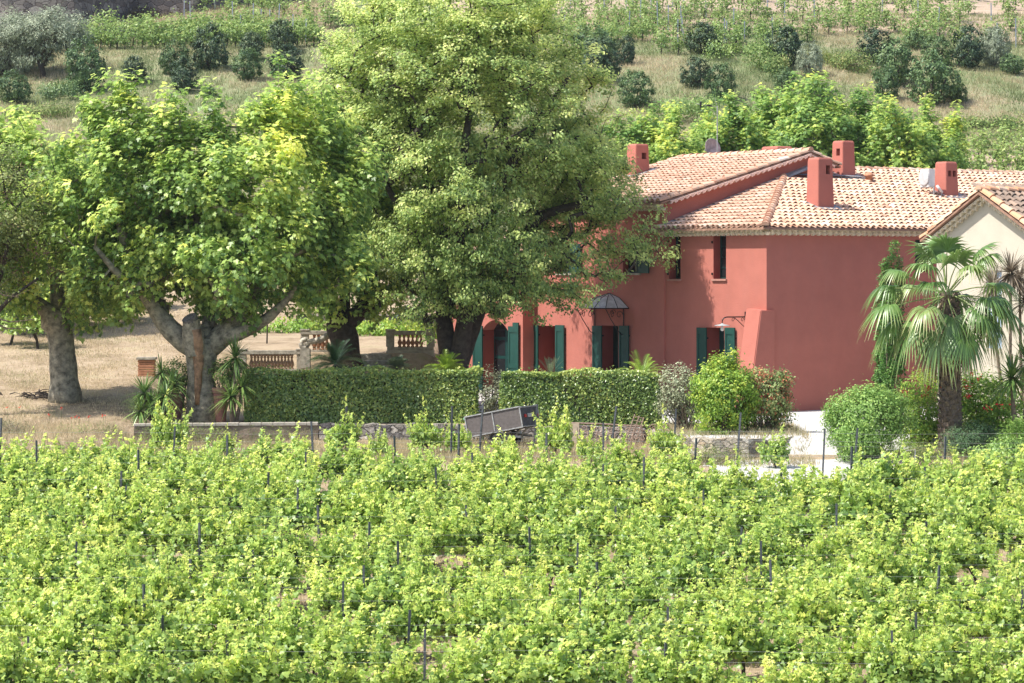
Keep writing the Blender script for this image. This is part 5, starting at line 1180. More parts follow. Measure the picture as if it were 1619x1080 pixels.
wallthing('kerb_wall', 'low concrete edged wall in front of the stump-limbed plane tree', 'wall', [(PX(212, 78.4), 78.4), (PX(360, 78.6), 78.6), (PX(503, 78.7), 78.7)], .3, (-.9, -.9), (.0, .02), solid('earthy_wall', (.24, .19, .14), .95, var=.2, scale=4, bump=.5), solid('pale_coping', (.42, .38, .32), .9, var=.15), .008)
pw = [(1035, 77.0), (1050, 74.8), (1085, 73.6), (1130, 72.9), (1180, 72.9), (1230, 73.4), (1262, 74.2), (1282, 75.4)]
wallthing('stone_wall', 'curved pale stone retaining wall under the bottlebrush and green shrub', 'wall', [(PX(p, y), y) for p, y in pw], .4, (-1.1, -1.1), (.0, -.02), STPALE)
wallthing('stone_wall', 'dark concrete wall with ivy on the upper garden terrace behind the steps', 'wall', [(PX(470, 105.8), 105.8), (PX(700, 105.8), 105.8)], .3, (2.0, 2.0), (PZ(500, 105.8), PZ(500, 105.8)), solid('dark_concrete', (.13, .12, .105), .9, var=.2, scale=2, bump=.4), solid('pale_coping', (.4, .36, .3)))
bk = [hit(px, py, 130, 260) for px, py in [(-120, 52), (20, 50), (110, 46), (200, 34), (300, 20), (420, 8), (520, -2)]]
wallthing('stone_wall', 'dark rocky bank along the very top left', 'wall', [(q.x, q.y) for q in bk], 1.2, (bk[0].z-2, bk[-1].z-1), (bk[0].z+3.0, bk[-1].z+2.2), STDARK, None, .2)  # dark tone is part dark rock, part shade put into the stone colour
E = [(q.x+RNG.normal()*1.5, q.y-1.4, gz(q.x, q.y-1.4)+.25, 2.4, .7, .45) for q in bk[1:6]]+[((bk[i].x+bk[i+1].x)/2, (bk[i].y+bk[i+1].y)/2-1.5, gz(bk[i].x, bk[i].y-1.5)+.2, 2.2, .6, .4) for i in range(1, 5)]
shrub('scrub', 'dark brown scrub at the foot of the rocky bank, top left', 'scrub', E, 5200, .16, T_OVAL, leafmat('brown_scrub_leaf', [(0, (.04, .035, .025)), (.6, (.10, .085, .055)), (1, (.17, .16, .08))], .1), sig=.25)
q = hit(125, 68, 130, 240); wallthing('stone_wall', 'pale broken dry stone wall right of the olive trees', 'wall', [(PX(118, q.y), q.y), (PX(160, q.y+.3), q.y+.3), (PX(215, q.y+1), q.y+1)], .6, (q.z-.6, q.z-.2), (q.z+.75, q.z+1.0), STPALE, None, .14)
E = [ell(620, 521, 60, 10, 100, 1.3), ell(570, 523, 55, 9, 100, 1.2), ell(668, 525, 35, 10, 99, 1)]
shrub('ground_shrub', 'bright green low planting under the dark terrace wall', 'shrub', E, 5200, .13, T_OVAL, FRESH, sig=.12)
E = [ell(450, 520, 50, 12, 102, 1.2), ell(500, 518, 45, 10, 102, 1)]
shrub('ground_shrub', 'low green planting behind the long balustrade', 'shrub', E, 2600, .13, T_OVAL, FRESH, sig=.12)
E = [ell(645, 500, 16, 13, 105.4, .4), ell(632, 497, 12, 9, 105.4, .4)]
shrub('ivy', 'dark ivy hanging over the dark terrace wall', 'ivy', E, 1000, .13, T_OVAL, BUSHD, base=P(640, 515, 105.5), stems=2, sig=.1)
m = MB(); m.tube([(0,0,0), (.02, 0, 1.1)], .03, 6); p_ = P(422, 551, 95); r = thing('wooden_stake', 'thin dark stake standing on the pale earth behind the long balustrade', 'post', (p_.x, 95, gz(p_.x, 95)-.05)); m.build('stake', DARKB, r)
# brick pier at the left end of the terrace
Y = 88.6; p_ = P(232, 595, Y); r = thing('brick_pier', 'terracotta brick balustrade pier left of the spiky yucca clump', 'pier', (p_.x, Y, PZ(598, Y)-.36))
m = MB()
for k in range(7): m.box2((-.26+.01*(k % 2), -.2, .42+k*.075), (.27-.01*(k % 2), .2, .42+k*.075+.068))
m.build('brickwork', TERRA, r, bevel=.008); m = MB(); m.box2((-.3, -.24, .95), (.31, .24, 1.03)); m.build('cap', STONE, r, bevel=.01); m = MB(); m.box2((-.28, -.22, -.2), (.29, .22, .418)); m.build('base', STONEW, r, bevel=.01)

# ------------------------------------------------------------------ hedges
def hedge(label, A, B, th, h, n, lsz=.095, round_end=False):
    A, B = Vector(A), Vector(B); D = B-A; L_ = D.length; rz = math.atan2(D.y, D.x); r = thing('clipped_hedge', label, 'hedge', A, rz)
    ar = [L_*h, L_*th, th*h]; ks = RNG.choice(4, n, p=np.array([ar[0]*1.6, ar[1]*1.2, ar[2], ar[2]*.6])/sum([ar[0]*1.6, ar[1]*1.2, ar[2], ar[2]*.6]))
    u, v = RNG.random(n), RNG.random(n); dp = np.abs(RNG.normal(size=n))*.055
    P_ = np.zeros((n, 3)); N_ = np.zeros((n, 3))
    k = ks == 0; P_[k] = np.stack([u*L_, -th/2+dp, v*h], 1)[k]; N_[k] = (0, -1, .25)
    k = ks == 1; P_[k] = np.stack([u*L_, (v-.5)*th, h-dp*.8], 1)[k]; N_[k] = (0, -.1, 1)
    k = ks == 2; P_[k] = np.stack([L_-dp, (u-.5)*th, v*h], 1)[k]; N_[k] = (1, 0, .2)
    k = ks == 3; P_[k] = np.stack([dp, (u-.5)*th, v*h], 1)[k]; N_[k] = (-1, 0, .2)
    bul = .06*np.sin(P_[:, 0]*1.7+P_[:, 2]*2.3+A.x)+.035*np.sin(P_[:, 0]*4.1+P_[:, 2]*3.3)+.02*np.sin(P_[:, 0]*9+P_[:, 2]*7)
    P_ += N_*bul[:, None]
    st_ = RNG.random(n) < .012; P_[st_] += N_[st_]*RNG.uniform(.04, .16, (st_.sum(), 1))
    # soften the corners
    e = np.maximum(0, P_[:, 2]-(h-.12)); P_[:, 1] += np.where(P_[:, 1] < 0, 1, -1)*e*.35
    N_ = nrm(N_)*.8+RNG.normal(size=(n, 3))*.5
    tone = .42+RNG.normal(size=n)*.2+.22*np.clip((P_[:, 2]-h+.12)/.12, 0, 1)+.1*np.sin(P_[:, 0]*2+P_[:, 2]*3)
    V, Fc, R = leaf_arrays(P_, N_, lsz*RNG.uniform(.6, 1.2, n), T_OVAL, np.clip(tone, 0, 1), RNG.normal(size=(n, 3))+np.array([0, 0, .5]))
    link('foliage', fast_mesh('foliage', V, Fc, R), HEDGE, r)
    m = MB(); m.box2((.13, -th/2+.15, .0), (L_-.13, th/2-.15, h-.15)); m.build('inner_twigs', DARKB, r); return r
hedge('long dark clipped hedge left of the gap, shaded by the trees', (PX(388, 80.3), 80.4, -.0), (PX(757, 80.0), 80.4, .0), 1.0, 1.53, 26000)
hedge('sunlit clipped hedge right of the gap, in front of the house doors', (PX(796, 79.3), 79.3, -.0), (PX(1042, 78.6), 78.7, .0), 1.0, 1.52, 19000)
E = [ell(778, 615, 20, 34, 80.2, .4), ell(770, 640, 14, 25, 80.2, .35)]
shrub('gap_shrub', 'thin greyish shrub filling the gap between the two hedges', 'shrub', E, 1700, .08, T_OVAL, GREYL, sig=.09)
# shrubs by the curved wall
E = [ell(1085, 625, 38, 30, 75.6, .5), ell(1070, 600, 25, 22, 75.6, .4), ell(1100, 650, 25, 35, 75.6, .4), ell(1062, 640, 22, 20, 75.6, .35)]
shrub('twiggy_shrub', 'grey leaved twiggy shrub between the sunlit hedge and the green shrub', 'shrub', E, 5500, .07, T_OVAL, GREYL, stems=16, sig=.09, clr=.12, base=Vector((PX(1082, 75.6), 75.6, 0)))
E = [ell(1150, 630, 50, 48, 74.6, .75), ell(1125, 610, 30, 35, 74.6, .6), ell(1140, 588, 22, 20, 74.6, .35), ell(1165, 600, 24, 26, 74.6, .4), ell(1135, 668, 38, 24, 74.4, .6), ell(1137, 567, 7, 7, 74.6, .15), ell(1160, 563, 7, 8, 74.6, .15)]
shrub('green_shrub', 'bright yellow green rounded shrub in front of the small house door', 'shrub', E, 15000, .085, T_OVAL, FRESH, stems=12, sig=.085, clr=.2, base=Vector((PX(1145, 74.6), 74.6, 0)))
E = [ell(1208, 625, 38, 38, 75.0, .5), ell(1232, 610, 20, 18, 75.0, .3), ell(1200, 655, 42, 36, 75.0, .45), ell(1234, 655, 18, 38, 75, .3), ell(1240, 600, 9, 8, 75, .2)]
shrub('bottlebrush', 'drooping olive green shrub with reddish orange flower tips on the curved wall', 'shrub', E, 9500, .08, T_OVAL, DROOP, stems=22, sig=.09, clr=.22, tone0=.56, upw=-.1, base=Vector((PX(1212, 75), 75, 0)))
# round bush and the right-hand bed
E = [ell(1368, 668, 58, 52, 72.6, .85), ell(1335, 655, 28, 30, 72.6, .5), ell(1400, 650, 34, 34, 72.6, .55), ell(1350, 700, 36, 26, 72.2, .55), ell(1385, 632, 30, 22, 72.6, .5), ell(1425, 650, 22, 26, 72.9, .4)]
shrub('round_bush', 'fluffy light green round bush at the edge of the white courtyard', 'bush', E, 21000, .075, T_OVAL, ROUND, stems=16, sig=.10, clr=.16, base=Vector((PX(1370, 72.5), 72.5, gz(PX(1370, 72.5), 72.5))))
E = [ell(1465, 655, 34, 36, 74.5, .6), ell(1450, 690, 26, 22, 74.2, .5)]
shrub('flower_shrub', 'yellow green shrub left of the palm trunk', 'shrub', E, 5200, .085, T_OVAL, FRESH, sig=.1)
E = [ell(1560, 640, 55, 45, 76, .8), ell(1590, 670, 40, 36, 75.5, .6), ell(1525, 620, 26, 30, 76, .5)]
sh = shrub('bougainvillea', 'leafy shrub with crimson flowers behind the palm trunk', 'flowering shrub', E, 10500, .09, T_OVAL, FRESH, sig=.12, tone0=.38, base=Vector((PX(1560, 76), 76, -.1)))
def flowers(parent, spots, Y, n, sz=.07, mat=REDF, O=None):
    Ps = []
    for (px, py, r_) in spots: c = P(px, py, Y)-parent.location; Ps.append(np.array(c)+RNG.normal(size=(n, 3))*r_*Y/F)
    Ps = np.concatenate(Ps); V, Fc, R = leaf_arrays(Ps, RNG.normal(size=Ps.shape)+np.array([0, -1, .4]), sz*RNG.uniform(.7, 1.2, len(Ps)), T_OVAL, RNG.random(len(Ps))); o = link('flowers', fast_mesh('flowers', V, Fc, R), mat, parent); o['kind'] = 'stuff'
flowers(sh, [(1520, 600, 4), (1530, 610, 4), (1536, 590, 3), (1560, 645, 4), (1580, 640, 3), (1530, 625, 3), (1600, 640, 3), (1548, 598, 3)], 75.0, 14)
E = [ell(1440, 625, 14, 22, 74.8, .3), ell(1470, 600, 22, 22, 75.5, .4)]
sh = shrub('bougainvillea', 'small crimson flowered shrub under the left palm fronds', 'flowering shrub', E, 1500, .08, T_OVAL, FRESH, sig=.1, base=Vector((PX(1450, 75), 75, -.1)))
flowers(sh, [(1428, 623, 4), (1468, 616, 4), (1463, 625, 3), (1436, 679, 4), (1446, 672, 3), (1449, 656, 3), (1480, 650, 3), (1490, 612, 3)], 74.4, 14)
E = [ell(1545, 690, 34, 22, 73, .5), ell(1510, 700, 22, 16, 72.6, .4), ell(1570, 695, 24, 20, 73, .4)]
shrub('rosemary', 'dark grey green mounded rosemary right of the palm trunk', 'shrub', E, 9000, .07, T_THIN, ROSEM, sig=.08, base=Vector((PX(1540, 72.8), 72.8, gz(PX(1540, 72.8), 72.8))))
E = [ell(1600, 715, 40, 24, 71.6, .6), ell(1620, 690, 30, 30, 72, .5), ell(1555, 722, 24, 12, 71, .4)]
shrub('mixed_shrub', 'light green weedy shrub at the right edge in front of the rosemary', 'shrub', E, 7000, .08, T_OVAL, ROUND, sig=.1, base=Vector((PX(1600, 71.6), 71.6, gz(PX(1600, 71.6), 71.6))))
E = [ell(1450, 715, 30, 12, 71.4, .5), ell(1490, 722, 26, 10, 71, .4), ell(1415, 712, 20, 12, 71.6, .4)]
shrub('weeds', 'pale weeds in front of the palm and the round bush', 'weeds', E, 3600, .07, T_THIN, WEED, sig=.1, base=Vector((PX(1450, 71.4), 71.4, gz(PX(1450, 71.4), 71.4))))
E = [ell(1140, 720, 40, 10, 71.9, .3), ell(1100, 715, 26, 12, 72.2, .3)]
shrub('weeds', 'thin weeds growing at the foot of the curved pale wall', 'weeds', E, 1500, .07, T_THIN, WEED, sig=.1, base=Vector((PX(1120, 72), 72, gz(PX(1120, 72), 72))))
Y = 78.5; O = Vector((PX(1408, Y), Y, 0)); 
for (cx, top, w_, Yc, lab) in [(1411, 386, 18, 78.5, 'tall slim cypress column behind the palm fronds'), (1399, 440, 15, 79.2, 'second slim cypress stem hidden lower behind the left palm fronds')]:
    E = [ell(cx, top+k*22, w_*min(1, .65+.2*k), 26, Yc, .33) for k in range(1, 11)]
    shrub('cypress', lab, 'cypress', E, 13000, .075, T_OVAL, CYP, sig=.06, stems=2, base=Vector((PX(cx, Yc), Yc, 0)), upw=.6)

# ------------------------------------------------------------------ palms, yuccas, cycads
def blade_rosette(parent, c, n, ln, wd, mat, up=(-.3, 1.0), name='leaves', seg=4, droop=.3, fold=.3, tone=.45):
    V = []; Fq = []; Rr = []; c = np.array(c)
    for i in range(n):
        az = RNG.random()*2*PI; el = RNG.uniform(*up); L_ = ln*RNG.uniform(.7, 1.1); d = np.array([math.cos(az)*math.cos(el), math.sin(az)*math.cos(el), math.sin(el)]); s = nrm(np.cross(d, [0, 0, 1])[None])[0]; upv = np.cross(s, d)
        tn = min(1, max(0, tone+RNG.normal()*.18)); b = len(V)*1
        for k in range(seg+1):
            t = k/seg; p = c+d*L_*t+np.array([0, 0, -droop*L_*t*t*math.cos(el)]); w_ = wd*(1-t)**.6*(.6+.4*min(1, t*5)) if k < seg else .002
            V += [p-s*w_+upv*w_*fold, p, p+s*w_+upv*w_*fold]; Rr += [tn]*3
            if k: q = b+(k-1)*3; Fq += [(q, q+1, q+4, q+3), (q+1, q+2, q+5, q+4)]
    return link(name, fast_mesh(name, np.array(V), np.array(Fq), np.array(Rr)), mat, parent)
def yucca(label, base, heads, mat=YUC, ln=.55, wd=.028, n=60, cat='yucca', name='yucca', tmat=TWIG, r=.05):
    """heads: list of world points"""
    T = thing(name, label, cat, base); m = MB()
    for hd in heads:
        h = Vector(hd)-Vector(base); m.tube([(h.x*.3, h.y*.3, -.1), (h.x*.8, h.y*.8, h.z*.5), tuple(h)], [r*1.1, r, r*.8], 7)
    m.build('stem', tmat, T)
    for hd in heads: h = Vector(hd)-Vector(base); blade_rosette(T, h, n, ln, wd, mat, (-.75, 1.35), 'leaf_head')
    return T
Y = 79.6
yucca('clump of spiky yuccas left of the stump-limbed plane tree', P(250, 660, Y), [P(228, 622, Y), P(255, 590, Y+.3), P(252, 640, Y-.3), P(275, 608, Y+.2), P(236, 640, Y), P(222, 650, Y-.2), P(262, 625, Y-.4)], n=70, ln=.70)
yucca('two-headed spiky yucca at the left end of the dark hedge', P(368, 668, Y), [P(372, 565, Y+.1), P(365, 628, Y-.2), P(382, 612, Y+.1)], n=80, ln=.78)
yucca('large yucca with long green blades at the right edge', P(1612, 700, 73.5), [P(1600, 598, 73.5), P(1625, 575, 73.8)], n=80, ln=1.0, wd=.04, r=.06)
yucca('cordyline with brownish grey drooping heads against the cream wall', P(1595, 640, 77), [P(1598, 432, 77), P(1570, 455, 77.2)], mat=YUCB, ln=.85, wd=.028, n=120, cat='cordyline', name='cordyline', r=.045)
yucca('cordyline with brown heads cut by the right picture edge', P(1618, 640, 77.4), [P(1622, 478, 77.4), P(1612, 440, 77.8)], mat=YUCB, ln=.75, wd=.028, n=110, cat='cordyline', name='cordyline', r=.045)
def cycad(label, base, n, ln, mat, up=(.1, 1.3), lw=.014, ll=.16, arch=.75, trunk=.25):
    T = thing('cycad', label, 'cycad', base); V = []; Fq = []; Rr = []; m = MB(); m.lathe([(.12, -.1), (.13, trunk*.6), (.06, trunk)], n=9); m.build('trunk', DARKB, T)
    for i in range(n):
        az = RNG.random()*2*PI; el = RNG.uniform(*up); L_ = ln*RNG.uniform(.8, 1.1); d = np.array([math.cos(az)*math.cos(el), math.sin(az)*math.cos(el), math.sin(el)]); K = 20; pr = None
        s = nrm(np.cross(d, [0, 0, 1])[None])[0]; tn = RNG.random()
        pts = [np.array([0, 0, trunk])+d*L_*t+np.array([0, 0, -arch*L_*t*t*(.3+.7*math.cos(el))]) for t in np.linspace(0, 1, K)]
        for k in range(2, K):
            dd = pts[k]-pts[k-1]; dd = dd/np.linalg.norm(dd); nn = np.cross(s, dd); l_ = ll*math.sin(PI*min(1, (k+1)/K*.93))**.6
            for sg in (-1, 1):
                b = len(V); tip = pts[k]+s*sg*l_+dd*l_*.45+nn*l_*.35; V += [pts[k]-dd*lw, pts[k]+dd*lw, tip]; Fq.append((b, b+1, b+2)); Rr += [tn]*3
            b = len(V); V += [pts[k-1]-s*.008, pts[k-1]+s*.008, pts[k]]; Fq.append((b, b+1, b+2)); Rr += [.9]*3
    link('fronds', fast_mesh('fronds', np.array(V), np.array(Fq), np.array(Rr)), mat, T); return T
cycad('dark green cycad with dense arching fronds in front of the forked plane trunk', P(530, 590, 85), 70, 1.15, CYCD, arch=.55, ll=.2, lw=.012)
cycad('bright green cycad at the foot of the tall tree', P(706, 600, 85), 44, .9, CYCL, arch=.55, ll=.15, lw=.012)
cycad('small grey green cycad between the second pair of shutters', P(870, 608, 84.5), 30, .75, CYCG, arch=.25, up=(.2, 1.5), lw=.007, ll=.1)
cycad('cycad with long arching fronds below the glass canopy', P(1015, 612, 83), 34, 1.15, CYCL, arch=.62, up=(.45, 1.45), ll=.13, lw=.010)
cycad('small dark cycad peeking over the hedge beside the bright cycad', P(628, 596, 83), 40, .5, CYCG, arch=.4)
# fan palm
Y = 73.5; ztop = PZ(462, Y); xb, xt = PX(1502, Y), PX(1496, Y); zb = gz(xb, Y)-.1
T = thing('fan_palm', 'tall fan palm with shaggy trunk in front of the cream house', 'palm', (xb, Y, zb)); Hh = ztop-zb
m = MB(); m.tube([(0, 0, 0), (.03, 0, Hh*.25), (.02, 0, Hh*.55), (-.03, 0, Hh*.8), (xt-xb, 0, Hh)], [.34, .27, .25, .22, .14], 14, cap=True)
for k in range(210):
    z = .1+Hh*.95*k/210; a = k*2.4; rr_ = .295-.08*z/Hh; p = Vector((math.cos(a)*rr_, math.sin(a)*rr_, z)); t = Vector((-math.sin(a), math.cos(a), 0)); o = Vector((math.cos(a), math.sin(a), 0))
    m.add([p-t*.09, p+t*.09, p+t*.04+o*.07+Vector((0,0,.13)), p-t*.04+o*.07+Vector((0,0,.13)), p-t*.06+Vector((0,0,.10))-o*.03, p+t*.06+Vector((0,0,.10))-o*.03], [(0,1,2,3), (3,2,5,4), (0,3,4), (1,5,2)])
m.build('trunk', solid('palm_trunk', (.20, .15, .11), .95, var=.35, scale=9, bump=.7, bscale=30, col2=(.08, .06, .045)), T)
def fan(az, el, pet, rad, n=30, dead=False, droop=.55, roll=0):
    """palmate fan leaf: petiole then radiating folded segments with drooping split tips"""
    c = np.array([xt-xb, 0, Hh-.12*RNG.random()]); d = np.array([math.cos(az)*math.cos(el), math.sin(az)*math.cos(el), math.sin(el)]); s = nrm(np.cross(d, [0, 0, 1])[None])[0]; upv = np.cross(s, d)
    q0 = c+d*.1; q1 = c+d*pet+np.array([0, 0, -.12*pet*math.cos(el)]); m = MB(); m.tube([tuple(q0), tuple((q0+q1)/2+upv*.04), tuple(q1)], [.022, .016, .012], 5)
    pt = m.build('petiole', PETD if dead else PETG, T)
    d2 = d*math.cos(.35)-upv*math.sin(.35)*.6; d2 = d2/np.linalg.norm(d2); V = []; Fq = []; Rr = []; base_t = .5+RNG.normal()*.12
    for i in range(n):
        th_ = (i/(n-1)-.5)*math.radians(215)+RNG.normal()*.015; dr_ = d2*math.cos(th_)+s*math.sin(th_); L_ = rad*(.72+.28*math.cos(th_*.8))*RNG.uniform(.85, 1.08); dro = droop*RNG.uniform(.8, 1.5); sd_ = nrm(np.cross(upv, dr_)[None])[0]; K = 8; b = len(V)
        wmax = rad*.55*math.radians(215)/(n-1)*.5
        for k in range(K+1):
            t = k/K; sag = dro*L_*(max(0, t-.36)**1.5)*1.5; cup = .10*L_*math.sin(PI*min(1, t*1.2))*abs(math.sin(th_))
            p = q1+dr_*L_*t*(1-.22*droop*max(0, t-.5))+upv*cup+np.array([0, 0, -sag]); w_ = wmax*min(t/.5, 1)*(1 if t <= .55 else max(.06, 1-(t-.55)/.47)); fo = .5*w_
            V += [p-sd_*w_, p+upv*fo, p+sd_*w_]; tn = min(1, max(0, base_t-.12+RNG.normal()*.08+1.1*max(0, t-.55)**1.2)); Rr += [tn]*3
            if k: q = b+(k-1)*3; Fq += [(q, q+1, q+4, q+3), (q+1, q+2, q+5, q+4)]
    return link('frond_fan', fast_mesh('frond_fan', np.array(V), np.array(Fq), np.array(Rr)), PALMD if dead else PALMG, pt)
PETG = solid('green_petiole', (.20, .26, .08), .5); PETD = solid('dead_petiole', (.25, .19, .11), .8)
fr_list = [(200, 62, 1.25, .85), (180, 38, 1.35, .9), (265, 72, 1.1, .9), (-60, 66, 1.15, .9), (350, 55, 1.35, .85), (-15, 35, 1.5, .85), (160, 10, 1.4, .95), (190, -5, 1.5, .9), (175, -28, 1.5, .95), (205, -38, 1.35, .95), (235, -12, 1.1, .85), (250, -42, 1.2, .95), (275, -30, .95, .9), (290, -50, 1.3, .9), (310, -20, 1.05, .9), (335, -32, 1.35, .95), (355, -12, 1.5, .95), (10, -40, 1.4, .9), (20, 15, 1.4, .9), (90, 50, 1.1, .85), (120, 20, 1.3, .9), (70, 0, 1.4, .9), (45, -30, 1.3, .9), (135, -35, 1.4, .9), (225, 40, 1.2, .85), (300, 35, 1.2, .8), (240, 20, 1.0, .75), (100, 75, 1.1, .8), (325, 5, 1.3, .85)]
for (az, el, pe, ra) in fr_list: fan(math.radians(az), math.radians(el+RNG.normal()*4), pe*RNG.uniform(.9, 1.08), ra*RNG.uniform(.9, 1.1), droop=.36 if el > 40 else .7)
for k in range(3): fan(RNG.random()*2*PI, math.radians(RNG.uniform(-45, 45)), RNG.uniform(1.0, 1.4), RNG.uniform(.75, .95), droop=1.1)
for k in range(14): fan(math.radians(k*26+12), math.radians(RNG.uniform(-75, -58)), 1.1, .75, 22, True, .9)

# ------------------------------------------------------------------ pots, trailer, ironwork, odds and ends
def pot(label, p, r, h):
    T = thing('terracotta_pot', label, 'pot', p); m = MB(); m.lathe([(r*.62, 0), (r*.9, h*.8), (r*.92, h*.84), (r*1.05, h*.85), (r*1.07, h*.98), (r*1.0, h), (r*.85, h*.97), (r*.8, h*.85), (.01, h*.84)], n=22); m.build('pot_body', solid('shaded_pot_clay', (.30, .15, .12), .85, var=.15), T); return T
pot('pink terracotta pot between the plane trunk and the two-headed yucca', Vector((PX(349, 80.2), 80.2, .03)), .24, .98)
pot('dark terracotta pot hidden left of the plane trunk', Vector((PX(278, 80.6), 80.6, .1)), .24, .72)
E = [ell(345, 592, 20, 22, 80.3, .4), ell(375, 600, 20, 26, 80.6, .35), ell(360, 585, 14, 16, 80.3, .3)]
shrub('potted_shrub', 'yellowish bush behind the pink pot', 'shrub', E, 2600, .075, T_OVAL, LINDEN, sig=.08, tone0=.3, base=Vector((PX(355, 80.3), 80.3, .8)))
E = [ell(280, 590, 24, 26, 81, .4), ell(290, 620, 18, 30, 80.8, .4)]
shrub('potted_shrub', 'yellowish green bush between yuccas and the plane trunk', 'shrub', E, 2400, .08, T_OVAL, LINDEN, sig=.08, tone0=.25, base=Vector((PX(284, 81), 81, .4)))
# brush pile
q = Vector((PX(70, 83.6), 83.6, gz(PX(70, 83.6), 83.6))); r = thing('brush_pile', 'dark pile of cut branches left of the leftmost trunk', 'brush pile', q); m = MB()
for k in range(60):
    a = Vector((RNG.normal()*.42, RNG.normal()*.25, abs(RNG.normal())*.09)); b = a+Vector((RNG.normal()*.35, RNG.normal()*.2, RNG.normal()*.07+.04)); m.tube([a, a.lerp(b, .5)+Vector((0,0,.04)), b], [.02, .015, .006], 4)
o = m.build('branches', DARKB, r); o['kind'] = 'stuff'
# trailer
Y = 76.6; tc_ = P(797, 690, Y); zg = gz(tc_.x, Y); T = thing('trailer', 'small grey two-wheeled tipping trailer with tilted plywood box in front of the hedges', 'trailer', (tc_.x, Y, zg), math.radians(-28))
TL, TW, TH_ = 1.95, 1.15, .60; til = Matrix.Rotation(math.radians(-11), 3, 'Y'); T.scale = (.88, .88, .88); bz = .52
def tb(m, a, b): 
    c = Vector([(a[i]+b[i])/2 for i in range(3)]); return m.box(til @ c+Vector((0, 0, bz)), [abs(b[i]-a[i]) for i in range(3)], til)
m = MB(); tb(m, (-TL/2, -TW/2, 0), (TL/2, TW/2, .03)); m.build('floor', PLY, T)
for nm, a, b in (('side_panel', (-TL/2, -TW/2, .031), (TL/2, -TW/2+.02, TH_)), ('side_panel', (-TL/2, TW/2-.02, .031), (TL/2, TW/2, TH_)), ('front_panel', (-TL/2+.001, -TW/2+.021, .031), (-TL/2+.02, TW/2-.021, TH_))):
    m = MB(); tb(m, a, b); m.build(nm, PLY, T)
m = MB()
for x in (-TL/2, 0, TL/2): 
    for y in (-TW/2-.015, TW/2+.015): tb(m, (x-.018, y-.012, -.02), (x+.018, y+.012, TH_+.01))
for z in (-.022, TH_+.012):
    for y in (-TW/2-.017, TW/2+.017): tb(m, (-TL/2-.02, y-.015, z-.018), (TL/2+.02, y+.015, z+.018))
m.build('frame', STEEL, T)
m = MB(); dm = solid('dark_mesh', (.12, .12, .125), .7, metal=.3)
for k in range(13): tb(m, (TL/2+.02, -TW/2+.05+k*(TW-.1)/12-.008, .0), (TL/2+.03, -TW/2+.05+k*(TW-.1)/12+.008, TH_-.02))
tb(m, (TL/2+.012, -TW/2+.02, 0), (TL/2+.018, TW/2-.02, TH_-.03)); o = m.build('tailgate', dm, T)
for za_, zb_ in ((TH_-.02, TH_+.012), (-.03, .0)): m = MB(); tb(m, (TL/2+.0, -TW/2, za_), (TL/2+.045, TW/2, zb_)); m.build('tailgate_rail', STEEL, T)
for y in (-.36, .40): m = MB(); tb(m, (TL/2+.035, y-.07, .26), (TL/2+.06, y+.07, .36)); m.build('tail_light', solid('red_lens', (.55, .03, .03), .3), T, bevel=.01)
m = MB(); tb(m, (TL/2+.035, -.2, .26), (TL/2+.045, .2, .38)); m.build('number_plate', solid('dull_plate', (.4, .4, .38), .6), T)
for y in (-.52, .52):
    m = MB(); m.lathe([(.14, -.06), (.20, -.065), (.235, -.04), (.245, 0), (.235, .04), (.20, .065), (.14, .06)], n=26); w_ = m.build('wheel', RUBBER, T, smooth=True); w_.rotation_euler = (PI/2, 0, 0); w_.location = (.08, y, .245)
    m = MB(); m.lathe([(.01, -.03), (.05, -.035), (.06, -.015), (.125, -.01), (.145, -.055), (.145, .055), (.125, .01), (.01, .03)], n=18); m.build('rim', STEEL, w_, smooth=True)
    m = MB(); 
    for k in range(7): a0, a1 = PI*k/7, PI*(k+1)/7; m.add([(.08+math.cos(t)*.29, y+dy, .25+math.sin(t)*.29) for t in (a0, a1) for dy in (-.1, .1)], [(0,1,3,2)])
    m.build('mudguard', STEEL, T)
m = MB(); m.box2((-.7, -.4, .33), (.8, -.36, .40)); m.box2((-.7, .36, .33), (.8, .4, .40)); m.box2((-.0, -.5, .22), (.14, .5, .28)); m.tube([(-.7, -.38, .36), (-1.7, 0, .22)], .03, 6); m.tube([(-.7, .38, .36), (-1.7, 0, .22)], .03, 6); m.tube([(-1.65, 0, .22), (-1.85, 0, .2)], .045, 8); m.tube([(.5, -.2, .36), (.7, -.2, .62)], .03, 6); m.tube([(.5, .2, .36), (.7, .2, .62)], .03, 6); m.build('chassis', STEEL, T)
# green tarpaulin / wheelbarrow tray behind it
q = P(757, 668, 77.3); r = thing('green_tray', 'pale green plastic wheelbarrow tray resting behind the front of the trailer', 'tray', q); m = MB()
vs = [(-.42, -.25, .10), (.42, -.25, .02), (.42, .25, .02), (-.42, .25, .10), (-.30, -.16, -.12), (.25, -.16, -.12), (.25, .16, -.12), (-.30, .16, -.12)]
m.add(vs, [(0,1,5,4), (1,2,6,5), (2,3,7,6), (3,0,4,7), (4,5,6,7)]); vs = [(x*.94, y*.94, z+.012) for x, y, z in vs]; m.add(vs, [(4,5,1,0), (5,6,2,1), (6,7,3,2), (7,4,0,3), (7,6,5,4)])
m.build('tray', solid('green_plastic', (.25, .52, .28), .4), r); m = MB(); m.tube([(-.42,-.25,.1), (.42,-.25,.02), (.42,.25,.02), (-.42,.25,.1), (-.42,-.25,.1)], .018, 6); m.tube([(.2, 0, -.12), (.1, 0, -.5)], .02, 6); m.tube([(-.3, 0, -.12), (-.35, 0, -.5)], .02, 6); m.build('rim', solid('green_plastic', (.25, .52, .28), .4), r)
